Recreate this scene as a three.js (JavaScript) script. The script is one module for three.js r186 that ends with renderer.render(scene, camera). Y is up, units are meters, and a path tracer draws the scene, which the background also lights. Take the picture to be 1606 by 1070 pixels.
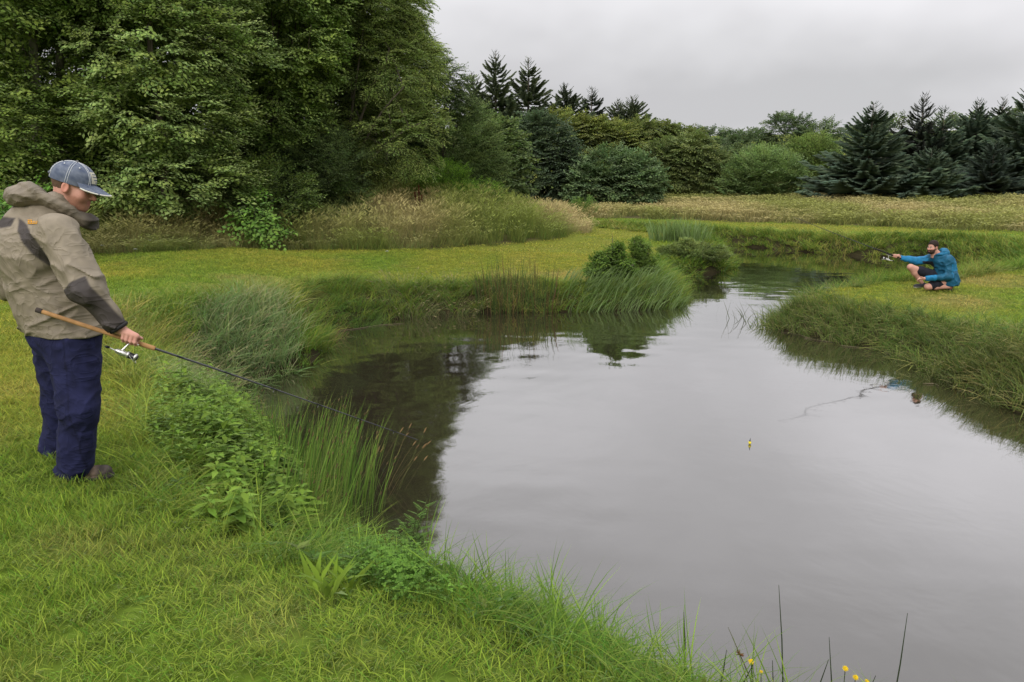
import * as THREE from 'three';
import { mergeGeometries } from 'three/addons/utils/BufferGeometryUtils.js';

// ---------------------------------------------------------------- camera, sky, sun, exposure
const scene = new THREE.Scene();
const EYE = 2.94, PITCH = -11.8 * Math.PI / 180, FOCAL = 1200;        // eye height over the water; focal length in pixels of a 1606 wide picture
const camera = new THREE.PerspectiveCamera(2 * Math.atan(535 / FOCAL) * 180 / Math.PI, 1024 / 682, 0.1, 1500);
camera.position.set(0, EYE, 0); camera.rotation.x = PITCH; camera.updateMatrixWorld(true); scene.add(camera);
const renderer = new THREE.WebGLRenderer({ antialias: true });
renderer.setSize(1024, 682); renderer.shadowMap.enabled = true;
renderer.toneMapping = THREE.LinearToneMapping; renderer.toneMappingExposure = 1.42;

let seed = 7; const reseed = (s) => { seed = s >>> 0; };
const rnd = () => { seed = (seed + 0x6D2B79F5) >>> 0; let t = seed; t = Math.imul(t ^ (t >>> 15), t | 1); t ^= t + Math.imul(t ^ (t >>> 7), t | 61); return ((t ^ (t >>> 14)) >>> 0) / 4294967296; };
const rr = (a, b) => a + (b - a) * rnd(), pick = (a) => a[Math.floor(rnd() * a.length)];
const clamp = (x, a = 0, b = 1) => Math.min(b, Math.max(a, x)), lerp = (a, b, t) => a + (b - a) * t;
const sstep = (a, b, x) => { const t = clamp((x - a) / (b - a)); return t * t * (3 - 2 * t); };
const V = (x, y, z) => new THREE.Vector3(x, y, z);
const hash3 = (x, y, z) => { let h = Math.imul(x, 374761393) ^ Math.imul(y, 668265263) ^ Math.imul(z, 2147483647 - 73); h = Math.imul(h ^ (h >>> 13), 1274126177); return ((h ^ (h >>> 16)) >>> 0) / 4294967296; };
function noise3(x, y, z) {
  const xi = Math.floor(x), yi = Math.floor(y), zi = Math.floor(z); let u = x - xi, v = y - yi, w = z - zi; u = u * u * (3 - 2 * u); v = v * v * (3 - 2 * v); w = w * w * (3 - 2 * w);
  const H = (a, b, c) => hash3(xi + a, yi + b, zi + c);
  return lerp(lerp(lerp(H(0, 0, 0), H(1, 0, 0), u), lerp(H(0, 1, 0), H(1, 1, 0), u), v), lerp(lerp(H(0, 0, 1), H(1, 0, 1), u), lerp(H(0, 1, 1), H(1, 1, 1), u), v), w) * 2 - 1;
}
const fbm = (x, y, z, o = 4) => { let s = 0, a = 0.5; for (let i = 0; i < o; i++) { s += a * noise3(x, y, z); x = x * 2.03 + 11.3; y = y * 2.03 + 5.7; z = z * 2.03 + 3.1; a *= 0.5; } return s; };
const mixc = (a, b, t) => [lerp(a[0], b[0], t), lerp(a[1], b[1], t), lerp(a[2], b[2], t)], mulc = (a, k) => [a[0] * k, a[1] * k, a[2] * k];

{ // an overcast sky: brighter towards the zenith, soft cloud structure
  const W = 1024, H = 512, data = new Float32Array(W * H * 4);
  for (let j = 0; j < H; j++) for (let i = 0; i < W; i++) {
    const el = ((j + 0.5) / H - 0.5) * Math.PI, az = ((i + 0.5) / W) * 2 * Math.PI, y = Math.sin(el), cx = Math.cos(el) * Math.cos(az), cz = Math.cos(el) * Math.sin(az);
    const k = 1 / (Math.max(0, y) + 0.22), n = fbm(cx * k * 2.1 + 4, cz * k * 1.6 + 2, 1.7, 5), n2 = fbm(cx * k * 0.8 + 9, cz * k * 0.7 + 7, 5.2, 3);
    const L = (0.5 + 0.3 * sstep(0.08, 0.36, y) + 1.3 * sstep(0.5, 1.0, y)) * (0.96 + 0.34 * n + 0.4 * n2), t = clamp(0.5 + n2);
    data.set([L * lerp(0.975, 1.0, t), L * lerp(0.98, 0.985, t), L * lerp(1.0, 1.025, t), 1], (j * W + i) * 4);
  }
  const sky = new THREE.DataTexture(data, W, H, THREE.RGBAFormat, THREE.FloatType);
  sky.mapping = THREE.EquirectangularReflectionMapping; sky.magFilter = sky.minFilter = THREE.LinearFilter; sky.needsUpdate = true;
  scene.background = sky; scene.environment = sky;
}
const sun = new THREE.DirectionalLight(new THREE.Color(1, 0.95, 0.88), 1.5);
sun.position.set(-12, 36, 30); sun.target.position.set(2, 0, -20); scene.add(sun, sun.target);
sun.castShadow = true; sun.shadow.radius = 45; sun.shadow.mapSize.set(4096, 4096);
Object.assign(sun.shadow.camera, { left: -70, right: 70, top: 70, bottom: -70, near: 1, far: 200 });

// ---------------------------------------------------------------- naming and tagging
const used = {};
function numbered(name) { const k = used[name] = (used[name] ?? -1) + 1; return k ? name + '_' + String(k).padStart(3, '0') : name; }
function tag(o, label, category, group) { o.userData.label = label; if (category) o.userData.category = category; if (group) o.userData.group = group; return o; }
function thing(name, label, category, pos, group) { const o = new THREE.Group(); o.name = numbered(name); if (pos) o.position.copy(pos); scene.add(o); return tag(o, label, category, group); }
function mesh(name, geo, mat, parent = scene) { const m = new THREE.Mesh(geo, mat); m.name = parent === scene ? numbered(name) : name; m.castShadow = m.receiveShadow = true; parent.add(m); return m; }
const stuff = (o, label, category) => { o.userData.kind = 'stuff'; return tag(o, label, category); };

// ---------------------------------------------------------------- geometry builder: triangles with linear vertex colours
class GB {
  constructor() { this.p = []; this.c = []; this.i = []; }
  v(x, y, z, c) { this.p.push(x, y, z); this.c.push(c[0], c[1], c[2]); return this.p.length / 3 - 1; }
  t(a, b, c) { this.i.push(a, b, c); }
  tube(pts, rad, sides, c, cap = true) {
    const n = pts.length, T = V(), U = V(), W = V(); let prev = -1; const first = this.p.length / 3;
    const ref = V(0.31, 0.17, 0.93);
    for (let k = 0; k < n; k++) {
      T.subVectors(pts[Math.min(k + 1, n - 1)], pts[Math.max(k - 1, 0)]).normalize(); U.crossVectors(T, Math.abs(T.dot(ref)) > 0.95 ? V(1, 0, 0) : ref).normalize(); W.crossVectors(T, U);
      const r = Array.isArray(rad) ? rad[k] : rad, cc = Array.isArray(c[0]) ? c[k] : c, start = this.p.length / 3;
      for (let s = 0; s < sides; s++) { const a = s / sides * 2 * Math.PI, x = Math.cos(a) * r, y = Math.sin(a) * r; this.v(pts[k].x + U.x * x + W.x * y, pts[k].y + U.y * x + W.y * y, pts[k].z + U.z * x + W.z * y, cc); }
      if (prev >= 0) for (let s = 0; s < sides; s++) { const q = (s + 1) % sides; this.t(prev + s, prev + q, start + q); this.t(prev + s, start + q, start + s); }
      prev = start;
    }
    if (cap && sides > 2) for (let s = 1; s < sides - 1; s++) { this.t(first, first + s + 1, first + s); this.t(prev, prev + s, prev + s + 1); }
    return this;
  }
  blade(x, y, z, h, w, az, a0, a1, segs, c0, c1, face = rnd() * 6.283) { // a tapered strip that bends from lean a0 to lean a1 (radians from the vertical) towards az
    const dx = Math.cos(az), dz = Math.sin(az), fx = Math.cos(face), fz = Math.sin(face), st = h / segs; let px = x, py = y, pz = z, l = -1, r = -1;
    for (let k = 0; k <= segs; k++) {
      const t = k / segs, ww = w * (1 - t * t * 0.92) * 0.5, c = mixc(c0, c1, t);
      if (k === segs) { const q = this.v(px, py, pz, c); this.t(l, r, q); break; }
      const nl = this.v(px - fx * ww, py, pz - fz * ww, c), nr = this.v(px + fx * ww, py, pz + fz * ww, c);
      if (k) { this.t(l, r, nr); this.t(l, nr, nl); }
      l = nl; r = nr; const a = lerp(a0, a1, (k + 0.5) / segs), s = Math.sin(a) * st; px += dx * s; pz += dz * s; py += Math.cos(a) * st;
    }
  }
  leaf(o, d, up, len, wid, c, fold = 0.25, tipc = c) { // a folded leaf of four faces: at o, along d, its face towards up
    const s = V().crossVectors(d, up).normalize(), n = V().crossVectors(s, d).normalize(), at = (t, w, h) => [o.x + d.x * len * t + s.x * w + n.x * h, o.y + d.y * len * t + s.y * w + n.y * h, o.z + d.z * len * t + s.z * w + n.z * h];
    const dr = -len * 0.12, a = this.v(...at(0, 0, 0), c), m = this.v(...at(0.5, 0, 0), c), e = this.v(...at(1, 0, dr), tipc), l = this.v(...at(0.45, -wid / 2, fold * wid / 2), c), r = this.v(...at(0.45, wid / 2, fold * wid / 2), c);
    this.t(a, r, m); this.t(m, r, e); this.t(a, m, l); this.t(m, e, l);
  }
  geo() {
    const g = new THREE.BufferGeometry(); g.setAttribute('position', new THREE.Float32BufferAttribute(this.p, 3)); g.setAttribute('color', new THREE.Float32BufferAttribute(this.c, 3)); g.setIndex(this.i); g.computeVertexNormals(); return g;
  }
}
class Scatter { // copies of one geometry
  constructor() { this.m = []; this.c = []; this.q = new THREE.Quaternion(); this.e = new THREE.Euler(); this.M = new THREE.Matrix4(); }
  add(x, y, z, ry, sx, sy, sz, tx = 0, tz = 0, c = [1, 1, 1]) { this.e.set(tx, ry, tz, 'YXZ'); this.M.compose(V(x, y, z), this.q.setFromEuler(this.e), V(sx, sy, sz)); this.m.push(this.M.clone()); this.c.push(c); }
  addM(M, c = [1, 1, 1]) { this.m.push(M.clone()); this.c.push(c); }
  build(name, geo, mat, parent = scene) {
    const o = new THREE.InstancedMesh(geo, mat, this.m.length); o.name = parent === scene ? numbered(name) : name; const k = new THREE.Color();
    this.m.forEach((m, i) => { o.setMatrixAt(i, m); o.setColorAt(i, k.setRGB(...this.c[i])); }); o.castShadow = o.receiveShadow = true; parent.add(o); return o;
  }
}
const glossMat = new THREE.MeshPhysicalMaterial({ name: 'glossy_leaf', vertexColors: true, roughness: 1, transmission: 0.4, thickness: 0, side: THREE.DoubleSide, specularIntensity: 0.3, clearcoat: 0.2, clearcoatRoughness: 0.4 });
const leafMat = new THREE.MeshPhysicalMaterial({ name: 'leaf', vertexColors: true, roughness: 1, transmission: 0.4, thickness: 0, side: THREE.DoubleSide, specularIntensity: 0.25 });
const grassMat = new THREE.MeshPhysicalMaterial({ name: 'grass_blade', vertexColors: true, roughness: 1, transmission: 0.42, thickness: 0, side: THREE.DoubleSide, specularIntensity: 0.25 });
const needleMat = new THREE.MeshPhysicalMaterial({ name: 'needles', vertexColors: true, roughness: 0.8, side: THREE.DoubleSide });

// ---------------------------------------------------------------- from the photograph to the place
const rayOf = (px, py) => V((px - 803) / FOCAL, (535 - py) / FOCAL, -1).applyEuler(camera.rotation);
const onPlane = (px, py, y) => { const d = rayOf(px, py), t = (y - EYE) / d.y; return V(d.x * t, y, d.z * t); };

// shoreline of the pond (closed, seen from above)
const shorePx = [[900, 1005], [740, 965], [615, 898], [560, 830], [490, 760], [425, 700], [372, 655], [378, 618], [425, 596], [498, 562], [506, 530], [560, 512], [640, 497], [720, 491], [850, 490], [950, 487], [1045, 483], [1074, 469], [1064, 452], [1062, 438], [1092, 432], [1135, 425], [1143, 408], [1128, 396], [1085, 389], [1000, 384], [930, 378], [935, 372], [1060, 379.5], [1110, 383], [1200, 389], [1300, 398], [1380, 403], [1450, 402], [1505, 410]];
const shorePts = [V(13, 0, -3.6), V(9, 0, -2.2), V(5, 0, -2.0), V(2.9, 0, -2.65), V(1.7, 0, -3.3), ...shorePx.map((p) => onPlane(p[0], p[1], 0)),
  V(15.8, 0, -24.5), V(13.6, 0, -21.2), V(10.5, 0, -19.2), V(7.5, 0, -17.7), V(5.9, 0, -16.6), ...[[1206, 503], [1218, 516], [1290, 531], [1370, 547], [1440, 577], [1500, 607], [1560, 627], [1606, 652]].map((p) => onPlane(p[0], p[1], 0)), V(9.5, 0, -8.0), V(13.5, 0, -6.2)];
const shore = new THREE.CatmullRomCurve3(shorePts, true, 'centripetal').getPoints(260); shore.pop();
function sdPoly(poly, x, z) { // signed distance, positive inside
  let d = 1e9, s = -1; const n = poly.length;
  for (let i = 0, j = n - 1; i < n; j = i++) {
    const a = poly[i], b = poly[j], ex = b.x - a.x, ez = b.z - a.z, wx = x - a.x, wz = z - a.z, t = clamp((wx * ex + wz * ez) / (ex * ex + ez * ez)), qx = wx - ex * t, qz = wz - ez * t; d = Math.min(d, qx * qx + qz * qz);
    if ((a.z > z) !== (b.z > z) && x < (b.x - a.x) * (z - a.z) / (b.z - a.z) + a.x) s = -s;
  }
  return s * Math.sqrt(d);
}
const GX0 = -24, GZ0 = -48, GS = 0.2, GNX = 260, GNZ = 270, sdGrid = new Float32Array(GNX * GNZ);
for (let j = 0; j < GNZ; j++) for (let i = 0; i < GNX; i++) sdGrid[j * GNX + i] = -sdPoly(shore, GX0 + i * GS, GZ0 + j * GS);
function sd(x, z) { // metres to the water's edge, negative over water
  const u = (x - GX0) / GS, v = (z - GZ0) / GS; if (u < 0 || v < 0 || u >= GNX - 1 || v >= GNZ - 1) { const du = clamp(u, 0, GNX - 1.01), dv = clamp(v, 0, GNZ - 1.01); return sd(GX0 + du * GS, GZ0 + dv * GS) + Math.hypot(u - du, v - dv) * GS; }
  const i = Math.floor(u), j = Math.floor(v), f = u - i, g = v - j, q = j * GNX + i; return lerp(lerp(sdGrid[q], sdGrid[q + 1], f), lerp(sdGrid[q + GNX], sdGrid[q + GNX + 1], f), g);
}
const sdDir = (x, z) => { const dx = sd(x + 0.3, z) - sd(x - 0.3, z), dz = sd(x, z + 0.3) - sd(x, z - 0.3), l = Math.hypot(dx, dz) || 1; return [-dx / l, -dz / l]; }; // towards the water
// land: x, z, height of the bank top over the water, width of the bank
const land = [[0, 0, 1.28, 2.3], [-2.5, -4.1, 1.28, 2.5], [-5, -5, 1.28, 2.6], [3, -1, 1.22, 2.2], [9, -1, 1.15, 2], [-4.6, -9, 1.22, 2.2], [-6.5, -14, 1.12, 1.8], [-8, -19, 1.15, 2], [-4.2, -15, 0.86, 1.2], [-2, -18.6, 0.56, 0.8], [2, -19.3, 0.5, 0.8], [5.5, -25.5, 0.5, 0.8], [-1, -24, 0.8, 1.2], [-5, -23, 0.95, 1.5], [-6, -31, 2.0, 3], [-2, -31.5, 1.75, 3], [1.3, -31, 1.0, 2], [4, -32, 0.6, 1], [4, -42, 0.7, 1], [11, -42, 0.6, 1.1], [-13, -24, 1.55, 3], [-12, -32, 2.1, 3], [-22, -28, 2.0, 3],
  [8.8, -15.7, 0.74, 1.5], [11, -12, 0.85, 1.7], [7.5, -13.5, 0.6, 1.3], [7.2, -10.7, 0.72, 1.6], [20, -14, 1.0, 3], [19, -27, 0.85, 1.4], [30, -32, 1.0, 3], [15, -36, 0.65, 1.1], [5, -52, 0.85, 2], [20, -50, 1.0, 2], [0, -58, 1.3, 3], [-6, -64, 1.9, 3], [32, -55, 1.2, 3], [60, -60, 1.6, 3], [-35, -60, 2.6, 3], [0, -95, 2.2, 3], [60, -110, 2.2, 3], [-60, 0, 2, 3], [0, 60, 1.4, 3], [60, 20, 1.4, 3]];
function landAt(x, z) { let s = 0, h = 0, b = 0; for (const [ax, az, ah, ab] of land) { const d2 = (x - ax) ** 2 + (z - az) ** 2 + 0.6, w = 1 / (d2 * Math.sqrt(d2)); s += w; h += w * ah; b += w * ab; } return [h / s, b / s]; }
function groundAt(x, z) {
  const s = sd(x, z); if (s <= 0) return -0.05 - 0.9 * sstep(0, 1.6, -s);
  const [T, B] = landAt(x, z), t = clamp(s / B), bump = fbm(x * 0.5, 3.3, z * 0.5, 3) * 0.1 + noise3(x * 1.6, 1.1, z * 1.6) * 0.012;
  return Math.max(0.02 + 0.06 * s, T * (1 - (1 - t) ** (z > -9 && x < 3 ? lerp(1.7, 2.3, sstep(-7, -9, z)) : 2.3)) - 0.05 * (1 - t) + bump * sstep(0, 1.5, s));
}
const bankShare = (x, z) => { const s = sd(x, z); return s / landAt(x, z)[1]; };   // 0 at the water, 1 where the bank meets the mown lawn
function hit(px, py) { // the ground seen at a pixel
  const d = rayOf(px, py); let t0 = 1, t1 = 1; for (let t = 1.5; t < 140; t *= 1.01) { const y = EYE + d.y * t, g = Math.max(0, groundAt(d.x * t, d.z * t)); if (y < g) { t1 = t; break; } t0 = t; t1 = t; }
  for (let k = 0; k < 12; k++) { const t = (t0 + t1) / 2; if (EYE + d.y * t < Math.max(0, groundAt(d.x * t, d.z * t))) t1 = t; else t0 = t; }
  return V(d.x * t1, groundAt(d.x * t1, d.z * t1), d.z * t1);
}
const atDepth = (px, py, z) => { const d = rayOf(px, py), t = -z / d.z; return V(d.x * t, EYE + d.y * t, -z); };   // z metres in front of the eye
const standAt = (px, z) => { const p = atDepth(px, 300, z); p.y = groundAt(p.x, p.z); return p; };
const inPoly = (poly, x, z) => sdPoly(poly, x, z) > 0;
function* spread(poly, perM2) { // random points in a polygon of the ground
  let x0 = 1e9, x1 = -1e9, z0 = 1e9, z1 = -1e9; for (const p of poly) { x0 = Math.min(x0, p.x); x1 = Math.max(x1, p.x); z0 = Math.min(z0, p.z); z1 = Math.max(z1, p.z); }
  const n = (x1 - x0) * (z1 - z0) * perM2; for (let k = 0; k < n; k++) { const x = rr(x0, x1), z = rr(z0, z1); if (inPoly(poly, x, z)) yield [x, groundAt(x, z), z]; }
}
// where the long meadow grass stands
const meadowLeft = [...[[-60, 402], [60, 402], [150, 398], [250, 396], [350, 390], [480, 393], [600, 393], [700, 389], [800, 383], [880, 374], [925, 363]].map((p) => hit(...p)), V(3.4, 0, -37), V(1.5, 0, -44), V(-10, 0, -48), V(-40, 0, -40), V(-40, 0, -17)];
const meadowFar = [...[[905, 342], [1000, 343], [1100, 346], [1200, 349], [1300, 353], [1400, 356], [1500, 360], [1620, 364]].map((p) => hit(...p)), V(60, 0, -34), V(70, 0, -75), V(-4, 0, -75)];
const meadow = (x, z) => Math.max(sdPoly(meadowLeft, x, z), sdPoly(meadowFar, x, z));
// colour of the ground cover
const GREEN = [0.17, 0.25, 0.026], FRESH = [0.145, 0.25, 0.026], YELL = [0.255, 0.28, 0.036], STRAW = [0.34, 0.28, 0.1];
const strawSpots = [hit(395, 441), hit(880, 432), hit(1500, 470), hit(1540, 440), hit(330, 455), hit(1470, 470), hit(940, 432), hit(420, 985), hit(150, 860)].map((p, i) => [p.x, p.z, [0.9, 1.2, 1.3, 1.6, 1.0, 0.8, 1.1, 0.25, 0.35][i]]);
function lawnColor(x, z) {
  const n = fbm(x * 0.33 + 7, 2, z * 0.33, 4), m = fbm(x * 1.7, 8, z * 1.7, 3), far = sstep(16, 40, -z);
  let c = mixc(GREEN, YELL, clamp(0.42 + n * 1.3 + m * 0.5 + 0.22 * far)); c = mixc(c, FRESH, sstep(0.1, 0.5, -n + 0.15) * 0.5);
  let s = 0; for (const [a, b, r] of strawSpots) s = Math.max(s, (b > -8 ? 0.45 : 1) * (1 - sstep(0.2, 1, Math.hypot(x - a, z - b) / r + m * 0.6))); return mixc(c, STRAW, clamp(s * 0.55 + sstep(0.2, 0.5, m) * 0.15));
}

// ---------------------------------------------------------------- ground, water
const tex = (n, f) => { const d = new Uint8Array(n * n * 4); for (let j = 0; j < n; j++) for (let i = 0; i < n; i++) d.set(f(i / n, j / n), (j * n + i) * 4); const t = new THREE.DataTexture(d, n, n); t.wrapS = t.wrapT = THREE.RepeatWrapping; t.magFilter = THREE.LinearFilter; t.minFilter = THREE.LinearMipmapLinearFilter; t.generateMipmaps = true; t.needsUpdate = true; return t; };
const loopNoise = (u, v, f, z) => { const a = u * 6.2832, b = v * 6.2832, r = f / 6.2832; return noise3(Math.cos(a) * r + 31 + Math.cos(b) * r * 0.7, Math.sin(a) * r + 17 + z, Math.sin(b) * r + 9 + Math.cos(b) * r * 0.7); };
{
  const axis = (a, b, step, lo, hi) => { const v = []; for (let x = a; x <= b; x += step) v.push(x); let s = step, x = a; while (x > lo) { s *= 1.25; x -= s; v.unshift(x); } s = step; x = b; while (x < hi) { s *= 1.25; x += s; v.push(x); } return v; };
  const xs = axis(-14, 22, 0.16, -500, 500), zs = axis(-46, 1, 0.16, -700, 300), g = new THREE.PlaneGeometry(1, 1, xs.length - 1, zs.length - 1), P = g.attributes.position, U = g.attributes.uv, C = new Float32Array(P.count * 3);
  for (let j = 0, k = 0; j < zs.length; j++) for (let i = 0; i < xs.length; i++, k++) {
    const x = xs[i], z = zs[j], y = groundAt(x, z), s = sd(x, z), b = s / landAt(x, z)[1]; P.setXYZ(k, x, y - 0.014 * sstep(0.3, 1, s), z); U.setXY(k, x / 1.7, z / 1.7);
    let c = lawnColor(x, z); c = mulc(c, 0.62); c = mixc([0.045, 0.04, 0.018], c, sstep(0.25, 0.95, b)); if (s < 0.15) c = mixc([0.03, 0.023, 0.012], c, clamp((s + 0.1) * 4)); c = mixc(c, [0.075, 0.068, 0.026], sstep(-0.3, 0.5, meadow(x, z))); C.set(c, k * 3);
  }
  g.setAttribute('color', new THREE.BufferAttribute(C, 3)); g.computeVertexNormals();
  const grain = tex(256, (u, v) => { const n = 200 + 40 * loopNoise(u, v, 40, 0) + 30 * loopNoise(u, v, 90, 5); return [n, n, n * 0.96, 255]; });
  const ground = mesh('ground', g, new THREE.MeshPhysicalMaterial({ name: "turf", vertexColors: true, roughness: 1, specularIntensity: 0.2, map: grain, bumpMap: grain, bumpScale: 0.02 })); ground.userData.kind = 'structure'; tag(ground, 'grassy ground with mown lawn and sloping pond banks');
}
{
  const x0 = -6, x1 = 17, z0 = -42, z1 = -2.4, st = 0.1, nx = Math.round((x1 - x0) / st), nz = Math.round((z1 - z0) / st), g = new THREE.PlaneGeometry(1, 1, nx, nz), P = g.attributes.position, U = g.attributes.uv, N = g.attributes.normal;
  const waves = []; reseed(99); for (let k = 0; k < 26; k++) { const L = rr(0.35, 1.6), a = rr(0, 6.283); waves.push([Math.cos(a) / L * 6.283, Math.sin(a) / L * 6.283, rr(0, 6.283), L]); }
  const rip = [hit(860, 520), hit(1150, 495), hit(700, 690), hit(960, 540)].map((p, i) => [p.x, p.z, [2.2, 1.4, 1.3, 1.8][i]]);
  for (let j = 0, k = 0; j <= nz; j++) for (let i = 0; i <= nx; i++, k++) {
    const x = x0 + i * st, z = z0 + j * st; P.setXYZ(k, x, 0, z); U.setXY(k, x / 3, z / 3);
    let r = 0; for (const [a, b, w] of rip) r = Math.max(r, 1 - sstep(0.3, 1, Math.hypot(x - a, z - b) / w)); const amp = 0.0005 + 0.0045 * r * clamp(0.5 + noise3(x * 0.8, 4, z * 0.8)) + 0.0012 * clamp(fbm(x * 0.2, 1, z * 0.2, 2) + 0.3);
    let nxx = 0, nzz = 0; for (const [wx, wz, ph, L] of waves) { const d = Math.cos(wx * x + wz * z + ph) * amp * (L < 0.7 ? 1 : 0.8); nxx += d * wx * L * 0.8 / 6.283 * 3; nzz += d * wz * L * 0.8 / 6.283 * 3; }
    const l = Math.hypot(nxx, 1, nzz); N.setXYZ(k, -nxx / l, 1 / l, -nzz / l);
  }
  const heights = new Float32Array(256 * 256); for (let j = 0; j < 256; j++) for (let i = 0; i < 256; i++) heights[j * 256 + i] = loopNoise(i / 256, j / 256, 26, 3) + 0.5 * loopNoise(i / 256, j / 256, 60, 8);
  const H = (i, j) => heights[((j + 256) % 256) * 256 + (i + 256) % 256];
  const nm = tex(256, (u, v) => { const i = Math.round(u * 256), j = Math.round(v * 256), a = (H(i + 1, j) - H(i - 1, j)) * 0.06, b = (H(i, j + 1) - H(i, j - 1)) * 0.06; return [127.5 - a * 127, 127.5 - b * 127, 255, 255]; });
  const water = mesh('water', g, new THREE.MeshPhysicalMaterial({ name: 'pond_water', color: new THREE.Color(0.022, 0.018, 0.012), roughness: 0.03, ior: 1.8, clearcoat: 1, clearcoatRoughness: 0.03, normalMap: nm, normalScale: new THREE.Vector2(0.35, 0.35) }));
  water.userData.kind = 'structure'; tag(water, 'still brown pond water reflecting the grey sky');
}

// ---------------------------------------------------------------- mown grass
const bankEdge = (x, z) => z > -9 && x < 6 ? 0.62 + 0.1 * noise3(x * 1.3, 3, z * 1.3) : x > 5 && z > -19 ? 0.78 + 0.1 * noise3(x * 1.3, 3, z * 1.3) : 1.0;   // how far up the bank the long grass reaches
function tuft({ n, r, h, w, a0, a1, segs = 2, cols, az }) {
  const b = new GB();
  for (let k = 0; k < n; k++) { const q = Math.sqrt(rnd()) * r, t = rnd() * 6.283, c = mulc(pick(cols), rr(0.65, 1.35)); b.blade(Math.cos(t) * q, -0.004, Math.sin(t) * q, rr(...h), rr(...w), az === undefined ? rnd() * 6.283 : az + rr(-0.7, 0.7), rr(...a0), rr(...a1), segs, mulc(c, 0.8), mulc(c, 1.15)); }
  return b.geo();
}
const W1 = [1, 1, 1], WY = [1.3, 1.12, 1.15], WS = [1.8, 1.35, 2.0], WG = [0.75, 1.0, 0.9];
reseed(11);
const wide = [V(-14, 0, 1), V(-60, 0, -70), V(75, 0, -75), V(30, 0, 1)];
{
  const near = new Scatter(), mid = new Scatter(), far = new Scatter();
  const gNear = tuft({ n: 56, r: 0.09, h: [0.04, 0.105], w: [0.0035, 0.0065], a0: [0.2, 1.1], a1: [0.9, 1.75], segs: 2, cols: [W1, W1, WY, WG, WY, W1, WS] });
  const gMid = tuft({ n: 46, r: 0.17, h: [0.035, 0.08], w: [0.008, 0.013], a0: [0.2, 1.0], a1: [0.8, 1.6], segs: 2, cols: [W1, W1, WY, WG, WY, WS] });
  const gFar = tuft({ n: 46, r: 0.45, h: [0.05, 0.1], w: [0.02, 0.035], a0: [0.2, 1.0], a1: [0.7, 1.5], segs: 1, cols: [W1, W1, WY, WG, WS] });
  const put = (S, x, z, k) => { const b = bankShare(x, z); if (b < bankEdge(x, z) - 0.2 || meadow(x, z) > 0.1) return; const c = lawnColor(x, z), long = 0.9 + 0.5 * sstep(0.15, 0.6, fbm(x * 1.1, 5, z * 1.1, 3)) + 0.7 * (1 - sstep(-0.15, 0.2, b - bankEdge(x, z))); S.add(x, groundAt(x, z), z, rnd() * 6.28, k, k * long * rr(0.75, 1.2), k, rr(-0.15, 0.15), rr(-0.15, 0.15), mulc(c, rr(0.85, 1.2))); };
  const view = (x, z, m) => Math.abs(x) < -z * 0.7 + m;
  for (let x = -7; x < 6; x += 0.095) for (let z = -8; z < -1.1; z += 0.095) if (view(x, z, 0.8)) put(near, x + rr(-0.06, 0.06), z + rr(-0.06, 0.06), 1);
  for (let x = -17; x < 17; x += 0.2) for (let z = -24; z < -7.8; z += 0.2) if (view(x, z, 1)) put(mid, x + rr(-0.1, 0.1), z + rr(-0.1, 0.1), 1);
  for (let x = -34; x < 50; x += 0.55) for (let z = -64; z < -23.5; z += 0.55) if (view(x, z, 2)) put(far, x + rr(-0.3, 0.3), z + rr(-0.3, 0.3), 1);
  const o = new THREE.Group(); o.name = 'lawn_grass'; scene.add(o); stuff(o, 'short mown yellow green grass covering the lawn round the pond', 'grass');
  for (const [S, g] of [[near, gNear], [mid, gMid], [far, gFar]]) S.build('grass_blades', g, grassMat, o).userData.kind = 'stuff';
}
const nettleBed = [[235, 645], [330, 555], [425, 600], [440, 700], [545, 830], [480, 885], [360, 855], [245, 770]].map((p) => hit(...p));
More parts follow.
